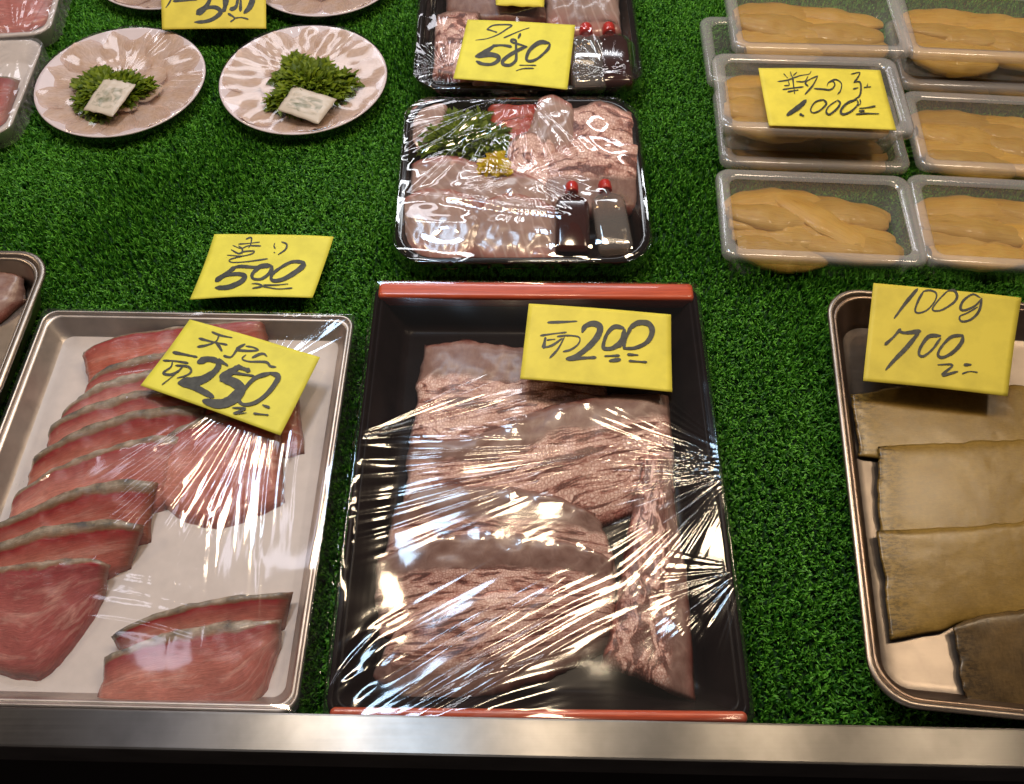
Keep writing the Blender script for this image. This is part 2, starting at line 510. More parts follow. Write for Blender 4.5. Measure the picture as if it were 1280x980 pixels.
def frame(tl, tr, br, bl, z):
    """best rectangle through four photographed corners lying at height z"""
    a, b, c, d = P(*tl, z)[:2], P(*tr, z)[:2], P(*br, z)[:2], P(*bl, z)[:2]
    cen = (a + b + c + d) / 4
    ax = (b - a) + (c - d); ax /= np.linalg.norm(ax)
    ay = np.array([-ax[1], ax[0]])
    ay2 = (a - d) + (b - c); ay2 /= np.linalg.norm(ay2)
    ang = (math.atan2(ax[1], ax[0]) + math.atan2(ay2[1], ay2[0]) - math.pi / 2) / 2
    ax = np.array([math.cos(ang), math.sin(ang)]); ay = np.array([-ax[1], ax[0]])
    w = ((b - a) @ ax + (c - d) @ ax) / 2
    dd = ((a - d) @ ay + (b - c) @ ay) / 2
    return dict(c=cen, ax=ax, ay=ay, w=w, d=dd, ang=ang)

def L2W(f, a, b):
    return f['c'][0] + a * f['ax'][0] + b * f['ay'][0], f['c'][1] + a * f['ax'][1] + b * f['ay'][1]

def ring(f, inset, z, r, n=9):
    hw, hd = f['w'] / 2 - inset, f['d'] / 2 - inset
    r = max(min(r, hw * 0.98, hd * 0.98), 1e-4)
    pts = []
    for cx, cy, a0 in ((hw - r, hd - r, 0), (-hw + r, hd - r, 90), (-hw + r, -hd + r, 180), (hw - r, -hd + r, 270)):
        for k in range(n):
            t = rad(a0 + 90 * k / (n - 1))
            pts.append((cx + r * math.cos(t), cy + r * math.sin(t)))
    pts = np.array(pts)
    x, y = L2W(f, pts[:, 0], pts[:, 1])
    return np.column_stack([x, y, np.full(len(x), z)])

def loft(rings, cap0=True, cap1=True):
    n = len(rings[0])
    v = np.vstack(rings)
    fs = []
    for i in range(len(rings) - 1):
        for k in range(n):
            k2 = (k + 1) % n
            fs.append((i * n + k, i * n + k2, (i + 1) * n + k2, (i + 1) * n + k))
    if cap0: fs.append(tuple(range(n - 1, -1, -1)))
    if cap1: fs.append(tuple((len(rings) - 1) * n + k for k in range(n)))
    return v, fs

def box_mesh(f, z0, z1):
    v = []
    for z in (z0, z1):
        for a, b in ((-1, -1), (1, -1), (1, 1), (-1, 1)):
            x, y = L2W(f, a * f['w'] / 2, b * f['d'] / 2)
            v.append((x, y, z))
    fs = [(3, 2, 1, 0), (4, 5, 6, 7), (0, 1, 5, 4), (1, 2, 6, 5), (2, 3, 7, 6), (3, 0, 4, 7)]
    return np.array(v), fs

def resample(pts, n):
    """smooth open curve through points, n samples by arc length"""
    p = np.asarray(pts, float)
    p = np.vstack([2 * p[0] - p[1], p, 2 * p[-1] - p[-2]])
    out = []
    for i in range(1, len(p) - 2):
        for t in np.linspace(0, 1, 14, endpoint=False):
            a, b, c, d = p[i - 1:i + 3]
            out.append(0.5 * (2 * b + (c - a) * t + (2 * a - 5 * b + 4 * c - d) * t * t + (3 * b - a - 3 * c + d) * t ** 3))
    out.append(p[-2])
    out = np.array(out)
    s = np.concatenate([[0], np.cumsum(np.linalg.norm(np.diff(out, axis=0), axis=1))])
    q = np.linspace(0, s[-1], n)
    return np.column_stack([np.interp(q, s, out[:, k]) for k in range(out.shape[1])])

_tab = R.random((64, 64))
def vnoise(x, y):
    """smooth 2-D value noise, about -1..1"""
    xi, yi = np.floor(x).astype(int), np.floor(y).astype(int)
    fx, fy = x - xi, y - yi
    fx = fx * fx * (3 - 2 * fx); fy = fy * fy * (3 - 2 * fy)
    g = lambda i, j: _tab[(xi + i) % 64, (yi + j) % 64]
    return ((g(0, 0) * (1 - fx) + g(1, 0) * fx) * (1 - fy) + (g(0, 1) * (1 - fx) + g(1, 1) * fx) * fy) * 2 - 1

def grid_faces(nu, nv, off=0):
    i, j = np.meshgrid(np.arange(nu - 1), np.arange(nv - 1), indexing='ij')
    a = i * nv + j
    return np.stack([a, a + nv, a + nv + 1, a + 1], -1).reshape(-1, 4) + off

def strip(name, back, front, mat, zref, zb, zf, thick=0.006, bulge=0.003, seed=0, nu=44, nv=20, rough=0.0009, lip=0.1, parent=None, rag=0.0014):
    """a slice lofted between its far and its near edge; sits tilted, its far edge high"""
    bp = resample([P(*p, zref)[:2] for p in back], nu)
    fp = resample([P(*p, zref)[:2] for p in front], nu)
    u = np.linspace(0, 1, nu)[:, None]; v = np.linspace(0, 1, nv)[None, :]
    xy = bp[:, None, :] * (1 - v[..., None]) + fp[:, None, :] * v[..., None]
    eu = 1 - np.abs(2 * u - 1) ** 10
    ev = 1 - np.abs(2 * v - 1) ** 12
    vv = np.clip((v - lip) / (1 - lip), 0, 1)
    top = zf + (zb - zf) * (1 - vv) ** 0.9 + 0 * u
    top = top + bulge * np.sin(np.pi * v) * (1 - (2 * u - 1) ** 4)
    top = top + rough * vnoise(xy[..., 0] * 90 + seed * 7.3, xy[..., 1] * 90 + seed * 3.1) + rough * 0.5 * vnoise(xy[..., 0] * 260 + seed, xy[..., 1] * 260)
    edge = np.minimum(eu + 0 * v, ev + 0 * u)
    top = top - thick * 0.75 * (1 - np.clip(edge, 0, 1) ** 0.6)
    # ragged outline
    w = rag * vnoise(xy[..., 0] * 70 + seed * 5.7, xy[..., 1] * 70) + rag * 0.6 * vnoise(xy[..., 0] * 230 + seed, xy[..., 1] * 230)
    cen = xy.mean(axis=(0, 1))
    dirv = xy - cen; dirv /= np.linalg.norm(dirv, axis=-1, keepdims=True) + 1e-9
    xy = xy + dirv * w[..., None]
    bot = np.maximum(top - thick * (0.25 + 0.75 * np.clip(edge, 0, 1) ** 0.6) , zref * 0 + 0.001)
    tv = np.concatenate([xy, top[..., None]], -1).reshape(-1, 3)
    bv = np.concatenate([xy * 0.98 + cen * 0.02, bot[..., None]], -1).reshape(-1, 3)
    n = nu * nv
    fs = [grid_faces(nu, nv), grid_faces(nu, nv, n)[:, ::-1]]
    loop = [i * nv for i in range(nu)] + [(nu - 1) * nv + j for j in range(1, nv)] + [i * nv + nv - 1 for i in range(nu - 2, -1, -1)] + [j for j in range(nv - 2, 0, -1)]
    loop = np.array(loop); l2 = np.roll(loop, -1)
    fs.append(np.stack([loop, l2, l2 + n, loop + n], -1)[:, ::-1])
    uv = np.stack([u * 0.998 + 0.001 + 0 * v + float(seed), v + 0 * u], -1).reshape(-1, 2)
    return mk(name, np.vstack([tv, bv]), np.vstack(fs)[:, ::-1], mat, parent, uv=np.vstack([uv, uv]))

def copy_tree(o, parent=None):
    c = o.copy(); C.objects.link(c)
    if parent is not None: c.parent = parent
    for ch in list(o.children):
        copy_tree(ch, c)
    return c

# ------------------------------------------------------------------ setting
RZ = 0.045
ra, rb = P(0, 883, RZ), P(1280, 910, RZ)
fa, fb = P(0, 934, RZ), P(1280, 962, RZ)
rdir = (rb - ra)[:2]; rdir /= np.linalg.norm(rdir)
rnor = np.array([-rdir[1], rdir[0]])
mid_b, mid_f = (ra + rb)[:2] / 2, (fa + fb)[:2] / 2
depth_r = (mid_b - mid_f) @ rnor
rail_f = dict(c=mid_b - rnor * depth_r / 2, ax=rdir, ay=rnor, w=1.9, d=depth_r, ang=math.atan2(rdir[1], rdir[0]))

v, fs = box_mesh(rail_f, 0.002, RZ)
v[4:6, 2] += 0.0018   # the top leans back a little

ruv = np.array([[0, 0], [1, 0], [1, 1], [0, 1]] * 2, float)
rail = bevel(mk('edge_rail', v, fs, M['rail'], smooth=False, uv=ruv), 0.0016, 2)
tag(rail, 'brushed steel edge rail along the front of the display counter', 'rail')

gf = dict(c=np.array([0, 0.62]), ax=np.array([1.0, 0]), ay=np.array([0, 1.0]), w=2.4, d=1.3)
v, fs = box_mesh(dict(gf, c=np.array([0, mid_b[1] - 0.03 + 0.65 + 0.02])), -0.03, -0.003)
tag(mk('counter', v, fs, M['backing'], smooth=False), kind='structure')
pf = dict(rail_f, c=mid_f - rnor * (-0.004), d=0.006)
v, fs = box_mesh(dict(rail_f, c=mid_f + rnor * 0.010, d=0.012), -0.8, -0.0005)
tag(mk('counter_front', v, fs, M['dark'], smooth=False), kind='structure')
v, fs = box_mesh(dict(gf, c=np.array([0, -0.3]), w=3.0, d=2.6), -0.83, -0.80)
tag(mk('floor', v, fs, M['dark'], smooth=False), kind='structure')

# ------------------------------------------------------------------ containers: frames
CT_Z, LT_Z, RT_Z, LM_Z = 0.040, 0.028, 0.036, 0.040
ct = frame((472, 357), (872, 354), (938, 902), (402, 896), CT_Z)
lt = frame((52, 386), (448, 394), (364, 889), (-130, 882), LT_Z)
rt = frame((1036, 372), (1480, 378), (1580, 910), (1088, 900), RT_Z)
lm = frame((-240, 308), (66, 313), (-12, 520), (-372, 520), LM_Z)
sp1 = frame((506, 124), (795, 120), (816, 330), (493, 325), 0.030)
sp2 = frame((526, -62), (786, -66), (800, 112), (520, 110), 0.030)
pk1 = frame((-150, -75), (84, -78), (70, 50), (-190, 48), 0.030)
pk2 = frame((-190, 50), (50, 52), (12, 172), (-250, 170), 0.026)

# ------------------------------------------------------------------ turf
def turf():
    x0, x1, y0, y1 = -0.78, 0.86, mid_b[1] - 0.02, 1.12
    pitch = 0.0038
    nx, ny = int((x1 - x0) / pitch), int((y1 - y0) / pitch)
    gx, gy = np.meshgrid(np.arange(nx) * pitch + x0, np.arange(ny) * pitch + y0)
    tx = (gx + R.normal(0, 0.0011, gx.shape)).ravel(); ty = (gy + R.normal(0, 0.0011, gy.shape)).ravel()
    keep = np.ones(len(tx), bool)
    # seen by the camera (with a margin), behind the rail, not deep under a tray
    zc = CP * ty + SP * H
    px = CX + F * tx / zc; py = CY - F * (SP * ty - CP * H) / zc
    keep &= (px > -160) & (px < 1440) & (py > -140)
    keep &= (np.column_stack([tx, ty]) - mid_b) @ rnor > 0.002
    for f, ins in ((ct, 0.02), (lt, 0.02), (rt, 0.02), (lm, 0.02), (sp1, 0.02), (sp2, 0.02)):
        dx, dy = tx - f['c'][0], ty - f['c'][1]
        a, b = dx * f['ax'][0] + dy * f['ax'][1], dx * f['ay'][0] + dy * f['ay'][1]
        keep &= ~((np.abs(a) < f['w'] / 2 - ins) & (np.abs(b) < f['d'] / 2 - ins))
    tx, ty = tx[keep], ty[keep]
    nb = 6
    n = len(tx) * nb
    bx = np.repeat(tx, nb) + R.normal(0, 0.0007, n); by = np.repeat(ty, nb) + R.normal(0, 0.0007, n)
    az = R.uniform(0, 2 * np.pi, n)
    lean = np.clip(R.uniform(0.15, 1.15, n) * (1 + 0.45 * vnoise(bx * 11 + 4, by * 11)), 0.1, 1.35)
    Lh = R.uniform(0.0045, 0.0090, n) * (0.88 + 0.22 * vnoise(bx * 25, by * 25) + 0.14 * vnoise(bx * 6 + 9, by * 6))
    wd = R.uniform(0.0006, 0.0011, n)
    d = np.column_stack([np.cos(az), np.sin(az)]); s = np.column_stack([-d[:, 1], d[:, 0]])
    tw = R.uniform(-0.9, 0.9, n)
    s2 = np.column_stack([s[:, 0] * np.cos(tw) + d[:, 0] * np.sin(tw), s[:, 1] * np.cos(tw) + d[:, 1] * np.sin(tw)])
    V = np.zeros((n, 5, 3))
    m1 = Lh * 0.55
    for k, sg in ((0, -1), (1, 1)):
        V[:, k, :2] = np.column_stack([bx, by]) + sg * s * wd[:, None]
        V[:, k, 2] = -0.0025
        V[:, 2 + k, :2] = np.column_stack([bx, by]) + d * (m1 * np.sin(lean * 0.55))[:, None] + sg * s2 * wd[:, None] * 0.9
        V[:, 2 + k, 2] = m1 * np.cos(lean * 0.55)
    V[:, 4, :2] = np.column_stack([bx, by]) + d * (m1 * np.sin(lean * 0.55) + Lh * 0.45 * np.sin(lean * 1.25))[:, None]
    V[:, 4, 2] = m1 * np.cos(lean * 0.55) + Lh * 0.45 * np.cos(lean * 1.25)
    base = (np.arange(n) * 5)[:, None]
    tri = np.concatenate([base + np.array([0, 1, 3]), base + np.array([0, 3, 2]), base + np.array([2, 3, 4])], 0)
    o = mk('artificial_grass', V.reshape(-1, 3), tri, M['turf'], smooth=False)
    tag(o, 'short green artificial grass mat covering the counter', 'grass', kind='stuff')
turf()

# ------------------------------------------------------------------ trays
GT = 0.004     # things rest on the grass tips
def tray(name, f, zr, mat, r, rimw, slope, label, group=None, zfloor=None, rim_name='rim', wall=0.0018, lipdrop=0.004, rim_mat=None, r_in=None, wall_mat=None):
    zfl = GT + 0.003 if zfloor is None else zfloor
    root = empty(name, (f['c'][0], f['c'][1], GT))
    tag(root, label, 'tray', group)
    ri = r_in or r
    rg = [ring(f, rimw + slope, GT, ri * 0.8), ring(f, rimw + slope - 0.003, GT + 0.002, ri * 0.8),
          ring(f, rimw * 0.9, zr - 0.0032, r - rimw * 0.5), ring(f, rimw + wall, zr - 0.0022, r - rimw * 0.6),
          ring(f, rimw + wall + 0.0015, zr - 0.004, r - rimw * 0.6),
          ring(f, rimw + slope - 0.004, zfl + 0.004, ri * 0.75), ring(f, rimw + slope - 0.001, zfl + 0.0012, ri * 0.7),
          ring(f, rimw + slope + 0.003, zfl, ri * 0.65)]
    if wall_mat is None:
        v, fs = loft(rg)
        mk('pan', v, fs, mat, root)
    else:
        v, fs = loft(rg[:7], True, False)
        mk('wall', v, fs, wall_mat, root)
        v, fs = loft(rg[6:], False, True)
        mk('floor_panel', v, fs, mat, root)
    rr = [ring(f, rimw * 0.75, zr - lipdrop, r - rimw * 0.4)]
    for k in range(9):
        t = math.pi * k / 8
        rr.append(ring(f, rimw * (0.5 - 0.5 * math.cos(t)) , zr - 0.0022 + 0.0022 * math.sin(t), r - rimw * (0.5 - 0.5 * math.cos(t)) * 0.8))
    rr[0] = ring(f, 0.0006, zr - lipdrop, r)
    rr.append(ring(f, rimw + wall + 0.0008, zr - 0.0034, r - rimw * 0.8))
    v, fs = loft(rr, False, False)
    mk(rim_name, v, fs, rim_mat or mat, root)
    return root

# centre: black tray, red bars on its two short ends
ctr = tray('fish_tray', ct, CT_Z, M['black'], 0.011, 0.0045, 0.020,
           'black plastic tray with red end bars holding scaly pale fish pieces')
for sgn, wd in ((1, 0.0170), (-1, 0.0075)):
    bf = dict(ct, c=np.array(L2W(ct, 0, sgn * (ct['d'] / 2 - wd / 2 + 0.0012))), w=ct['w'] - 0.006, d=wd)
    rg = [ring(bf, 0.0015, CT_Z - 0.012, 0.003), ring(bf, 0, CT_Z - 0.010, 0.0035), ring(bf, 0, CT_Z - 0.0005, 0.0035),
          ring(bf, 0.0006, CT_Z + 0.0013, 0.0035), ring(bf, 0.0018, CT_Z + 0.0022, 0.0035), ring(bf, 0.003, CT_Z + 0.0025, 0.003)]
    v, fs = loft(rg)
    o = mk('end_bar', v, fs, M['red'], ctr)

ltr = tray('fish_tray', lt, LT_Z, M['foam'], 0.012, 0.0030, 0.012,
           'white shallow tray of red skin-edged fish slices at the left', zfloor=GT + 0.004, wall_mat=M['pale_steel'], rim_mat=M['pale_steel'])
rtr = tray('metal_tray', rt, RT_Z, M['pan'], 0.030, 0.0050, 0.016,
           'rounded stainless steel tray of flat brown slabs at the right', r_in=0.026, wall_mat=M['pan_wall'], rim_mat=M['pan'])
lmr = tray('metal_tray', lm, LM_Z, M['pan'], 0.030, 0.0060, 0.013,
           'rounded steel tray with pink fish cropped by the left edge', r_in=0.026)

# ------------------------------------------------------------------ fish in the left tray
SK = 'skin-edged red fish slices in the white tray'
z0 = GT + 0.004
def lslice(back, front, mat, label, zb=0.026, zf=0.010, thick=0.006, seed=0, bulge=0.002, lip=0.12):
    o = strip('fish_slice', back, front, M[mat], 0.018, zb, zf, thick, bulge, seed, lip=lip)
    return tag(o, label, 'fish slice', SK)
left_objs = []
LS = [
 ([(107, 442), (150, 426), (200, 416), (260, 408), (332, 405)], [(108, 482), (150, 482), (200, 478), (260, 470), (338, 436)], 'tuna_red', 'farthest red fish slice, orange-red, behind the tilted 250 card'),
 ([(118, 474), (150, 458), (190, 448), (240, 440), (310, 432)], [(90, 525), (130, 515), (190, 500), (250, 490), (305, 470)], 'tuna', 'second fish slice from the back with blue-grey skin edge'),
 ([(82, 520), (112, 495), (155, 476), (205, 466), (265, 462)], [(72, 552), (120, 538), (190, 520), (260, 510)], 'tuna', 'third fish slice from the back, narrow red band beside the card corner'),
 ([(66, 538), (105, 515), (155, 497), (210, 488), (270, 487)], [(45, 588), (100, 572), (180, 552), (250, 540)], 'tuna', 'fourth fish slice from the back, bright red middle under olive skin'),
 ([(42, 576), (85, 551), (138, 528), (200, 512), (262, 512)], [(24, 628), (90, 608), (170, 585), (240, 570)], 'tuna', 'fifth fish slice from the back, tapering to a grey left tip'),
 ([(22, 622), (70, 590), (128, 566), (185, 548), (235, 548)], [(-5, 690), (50, 668), (130, 648), (205, 630)], 'tuna_big', 'sixth fish slice from the back, wide smooth pink face'),
 ([(-12, 664), (40, 640), (95, 615), (150, 602), (200, 606)], [(-35, 720), (40, 706), (110, 690), (180, 672)], 'tuna', 'seventh fish slice from the back under a broad grey skin edge'),
 ([(-40, 700), (20, 676), (70, 660), (130, 652), (184, 658)], [(-50, 750), (30, 742), (100, 728), (160, 705)], 'tuna', 'third fish slice from the front of the long row'),
 ([(-60, 720), (20, 706), (70, 700), (115, 700), (142, 708)], [(-60, 832), (10, 842), (48, 842), (90, 800), (126, 742)], 'tuna_deep', 'nearest big dark-red slice of the long row, bottom left'),
 ([(235, 472), (290, 452), (345, 462), (374, 500)], [(205, 540), (280, 556), (340, 566), (378, 560)], 'tuna_red', 'red fish slice lying mostly under the tilted 250 card'),
 ([(196, 560), (240, 525), (300, 512), (352, 530)], [(184, 612), (226, 646), (285, 652), (352, 624)], 'tuna_big', 'rounded red fish slice under streaky film below the 250 card'),
 ([(140, 796), (200, 766), (280, 748), (367, 740)], [(150, 824), (220, 806), (300, 792), (352, 782)], 'tuna', 'thin rear slice of the front pair with mottled grey skin'),
 ([(132, 822), (190, 796), (260, 779), (353, 774)], [(112, 902), (180, 910), (262, 908), (312, 888), (349, 806)], 'tuna_big', 'thick red front slice of the pair against the steel rail'),
]
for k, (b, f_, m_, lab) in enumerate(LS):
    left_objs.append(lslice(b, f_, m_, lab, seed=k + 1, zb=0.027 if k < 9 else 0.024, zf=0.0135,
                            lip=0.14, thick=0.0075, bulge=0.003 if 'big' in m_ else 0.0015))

# ------------------------------------------------------------------ fish in the centre tray
CK = 'scaly fish pieces in the black tray'
CS = [
 ([(530, 432), (580, 428), (650, 436), (745, 450)], [(506, 572), (560, 584), (640, 570), (700, 556), (775, 545)], 'bream', 0.030, 0.011, 'farthest scaly piece with a smooth grey-pink back edge beside the 200 card'),
 ([(512, 560), (560, 556), (620, 540), (690, 512), (765, 500), (834, 500)], [(500, 655), (580, 676), (680, 672), (785, 640), (846, 606)], 'bream_thin', 0.035, 0.013, 'second scaly piece from the back, reaching widest to the right'),
 ([(496, 636), (540, 614), (610, 612), (680, 622), (744, 646)], [(474, 716), (560, 724), (660, 722), (730, 726), (780, 716)], 'bream_half', 0.034, 0.012, 'third scaly piece from the back with a pointed right end'),
 ([(474, 702), (540, 676), (620, 668), (700, 678), (768, 702)], [(466, 790), (560, 792), (690, 788), (774, 782)], 'bream_half', 0.033, 0.011, 'fourth scaly piece from the back, striped pale pink'),
 ([(492, 790), (540, 758), (620, 740), (700, 740), (770, 756)], [(462, 836), (500, 872), (560, 880), (620, 866), (690, 842), (766, 806)], 'bream_rev', 0.031, 0.010, 'nearest scaly piece with a smooth rounded flesh front'),
]
centre_objs = []
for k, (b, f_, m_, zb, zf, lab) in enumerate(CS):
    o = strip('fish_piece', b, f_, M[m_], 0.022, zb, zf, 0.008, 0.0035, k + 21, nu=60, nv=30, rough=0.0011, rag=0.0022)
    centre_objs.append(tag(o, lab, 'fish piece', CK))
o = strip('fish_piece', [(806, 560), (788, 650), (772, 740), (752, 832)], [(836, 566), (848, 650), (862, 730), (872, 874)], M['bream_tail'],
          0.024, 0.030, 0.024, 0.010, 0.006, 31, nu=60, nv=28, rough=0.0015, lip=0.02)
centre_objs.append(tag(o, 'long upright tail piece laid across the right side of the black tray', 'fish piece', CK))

# ------------------------------------------------------------------ brown slabs and pink fish in the metal trays
KS = [
 ([(1066, 492), (1150, 480), (1300, 481), (1440, 486)], [(1076, 566), (1200, 586), (1300, 585), (1460, 580)], 'kelp', 'farthest brown slab, just below the 100g card'),
 ([(1096, 556), (1180, 553), (1300, 546), (1450, 545)], [(1104, 690), (1200, 690), (1300, 684), (1480, 676)], 'kelp', 'second brown slab from the back, wide and smooth'),
 ([(1098, 662), (1200, 657), (1300, 649), (1480, 644)], [(1118, 797), (1180, 786), (1240, 770), (1500, 758)], 'kelp', 'third brown slab from the back with a curled dark front edge'),
 ([(1190, 782), (1235, 768), (1300, 760), (1490, 758)], [(1216, 890), (1280, 895), (1360, 894), (1500, 890)], 'kelp_dark', 'nearest dark brown slab beside the bare steel corner'),
]
for k, (b, f_, m_, lab) in enumerate(KS):
    o = strip('brown_slab', b, f_, M[m_], 0.016, 0.0160, 0.012, 0.0026, 0.0, k + 41, nu=110, nv=40, rough=0.00008, lip=0.04, rag=0.0014)
    tag(o, lab, 'slab', 'brown slabs in the steel tray')
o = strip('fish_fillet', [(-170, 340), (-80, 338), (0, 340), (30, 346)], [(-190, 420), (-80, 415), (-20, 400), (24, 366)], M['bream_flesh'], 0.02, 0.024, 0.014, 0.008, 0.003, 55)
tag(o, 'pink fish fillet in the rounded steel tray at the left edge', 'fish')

# ------------------------------------------------------------------ black sashimi packs
def pack(f, label):
    root = empty('sashimi_tray', (f['c'][0], f['c'][1], GT))
    tag(root, label, 'tray', 'black rounded sashimi trays')
    zr = 0.030
    rg = [ring(f, 0.016, GT, 0.020), ring(f, 0.013, GT + 0.002, 0.024), ring(f, 0.006, 0.016, 0.030), ring(f, 0.0045, 0.0165, 0.032),
          ring(f, 0.0040, 0.0195, 0.033), ring(f, 0.0022, 0.0200, 0.034), ring(f, 0.0018, 0.0230, 0.034), ring(f, 0.0, 0.0235, 0.036),
          ring(f, 0.0, 0.0285, 0.036), ring(f, 0.003, 0.030, 0.034), ring(f, 0.006, 0.029, 0.032),
          ring(f, 0.008, 0.022, 0.030), ring(f, 0.0115, 0.0205, 0.027), ring(f, 0.013, 0.012, 0.026), ring(f, 0.018, 0.009, 0.021)]
    v, fs = loft(rg[:8], True, False)
    mk('base', v, fs, M['black_gloss'], root)
    v, fs = loft(rg[7:11], False, False)
    mk('flange', v, fs, M['black_gloss'], root)
    v, fs = loft(rg[10:], False, True)
    mk('well', v, fs, M['black_gloss'], root)
    return root
pack(sp1, 'whole black sashimi tray with herb, yellow flower and two sauce bottles')
pack(sp2, 'farther black sashimi tray under the 580 card, cropped at top')

SG1, SG2 = 'pale fish slices in the near sashimi tray', 'pale fish slices in the far sashimi tray'
def sslice(back, front, mat, label, group, zb=0.028, zf=0.020, seed=0, bulge=0.002, th=0.008):
    o = strip('sashimi_slice', back, front, M[mat], 0.024, zb, zf, th, bulge, seed, nu=40, nv=22, rough=0.0010)
    return tag(o, label, 'fish slice', group)
pack1 = [
 sslice([(512, 136), (535, 126), (560, 130)], [(513, 182), (535, 184), (562, 168)], 'sashimi', 'small pale slice in the far left corner by the herb', SG1, seed=61),
 sslice([(606, 124), (640, 121), (674, 126)], [(618, 172), (645, 174), (678, 170)], 'tuna_red', 'orange-red slice behind the herb', SG1, 0.027, 0.019, 62),
 sslice([(672, 130), (692, 125), (716, 136)], [(650, 196), (690, 206), (722, 190)], 'sashimi', 'smooth beige slice standing beside the orange-red one', SG1, 0.034, 0.026, 63),
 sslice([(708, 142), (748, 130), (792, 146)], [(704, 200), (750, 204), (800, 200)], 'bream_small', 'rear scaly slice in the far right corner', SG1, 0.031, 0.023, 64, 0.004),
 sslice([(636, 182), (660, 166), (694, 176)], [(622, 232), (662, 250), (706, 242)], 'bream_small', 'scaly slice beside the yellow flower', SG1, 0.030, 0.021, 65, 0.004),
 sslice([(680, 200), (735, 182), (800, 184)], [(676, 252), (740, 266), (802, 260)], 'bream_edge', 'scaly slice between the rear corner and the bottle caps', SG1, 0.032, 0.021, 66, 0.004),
 sslice([(514, 204), (560, 196), (616, 208), (680, 226)], [(508, 262), (570, 276), (630, 282), (706, 276)], 'sashimi', 'long pale slice below the herb', SG1, 0.029, 0.020, 67),
 sslice([(500, 254), (535, 236), (580, 242), (612, 262)], [(502, 304), (540, 322), (575, 324), (602, 304)], 'sashimi', 'wide pale slice in the near left corner', SG1, 0.030, 0.018, 68, 0.003),
 sslice([(588, 262), (628, 244), (668, 248), (702, 266)], [(582, 312), (620, 324), (660, 326), (698, 322)], 'sashimi', 'pink-edged slice between the corner slice and dark bottle', SG1, 0.029, 0.019, 69, 0.003),
]
pack2 = [
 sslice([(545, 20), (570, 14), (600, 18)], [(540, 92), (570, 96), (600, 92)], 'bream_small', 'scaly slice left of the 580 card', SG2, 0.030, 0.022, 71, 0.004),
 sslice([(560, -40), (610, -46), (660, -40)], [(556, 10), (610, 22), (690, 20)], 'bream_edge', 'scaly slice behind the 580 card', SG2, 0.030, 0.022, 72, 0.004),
 sslice([(680, -40), (720, -46), (770, -30)], [(684, 30), (730, 42), (778, 36)], 'sashimi', 'broad pink slice behind the two far bottles', SG2, 0.032, 0.022, 73, 0.005),
 sslice([(600, 30), (650, 26), (710, 30)], [(590, 96), (650, 104), (712, 100)], 'sashimi', 'pale slice hidden under the 580 card', SG2, 0.026, 0.020, 74),
]

# sauce bottles ---------------------------------------------------------------
def bottle_proto():
    root = empty('sauce_bottle', (0, 0, 0))
    f = dict(c=np.zeros(2), ax=np.array([1.0, 0]), ay=np.array([0, 1.0]))
    rg = []
    for y, w, t, r in ((0, 0.024, 0.006, .003), (0.0012, 0.029, 0.010, .0045), (0.004, 0.031, 0.0125, .005), (0.042, 0.031, 0.0125, .005), (0.047, 0.027, 0.011, .005), (0.0505, 0.013, 0.008, .0038), (0.052, 0.008, 0.007, .0034), (0.056, 0.008, 0.007, .0034)):
        q = ring(dict(f, w=w, d=t), 0, 0, r, 6)
        rg.append(np.column_stack([q[:, 0], np.full(len(q), y), -q[:, 1] + 0.0065]))
    v, fs = loft(rg)
    body = mk('body', v, fs, M['soy'], root, local=True)
    rg = []
    for y, r in ((0.0545, 0.0052), (0.055, 0.0058), (0.0615, 0.0056), (0.0628, 0.0046), (0.0632, 0.002)):
        t = np.linspace(0, 2 * np.pi, 24, endpoint=False)
        rr = r * (1 + 0.05 * np.cos(t * 12))
        rg.append(np.column_stack([rr * np.cos(t), np.full(24, y), -rr * np.sin(t) + 0.0065]))
    v, fs = loft(rg)
    mk('cap', v, fs, M['cap'], root, local=True)
    return root
bottle = bottle_proto()
BT = [((715, 320), (714, 240), 'dark full sauce bottle with red cap in the near tray', 0.025),
      ((770, 318), (754, 238), 'shiny sauce bottle with red cap at the near tray corner', 0.025),
      ((737, 116), (731, 46), 'left sauce bottle with red cap beside the 580 card', 0.025),
      ((770, 114), (759, 45), 'right sauce bottle with red cap in the far tray corner', 0.025)]
bottles = []
for k, (a, b, lab, z) in enumerate(BT):
    o = bottle if k == 0 else copy_tree(bottle)
    p, q = P(*a, z), P(*b, z)
    d = q - p
    o.location = (p[0], p[1], z - 0.005)
    s = float(np.linalg.norm(d[:2])) / 0.062
    o.rotation_euler = (rad(5), 0, math.atan2(d[1], d[0]) - math.pi / 2)
    o.scale = (s * 0.80, s, s * 0.95)
    if k in (1, 2):   # these two are clear and nearly empty
        bo = [c for c in o.children if c.name.startswith('body')][0]
        bo.data = bo.data.copy(); bo.data.materials[0] = M['clear_bottle']
    tag(o, lab, 'bottle', 'red-capped sauce bottles in the sashimi trays')
    bottles.append(o)
bpy.context.view_layer.update()

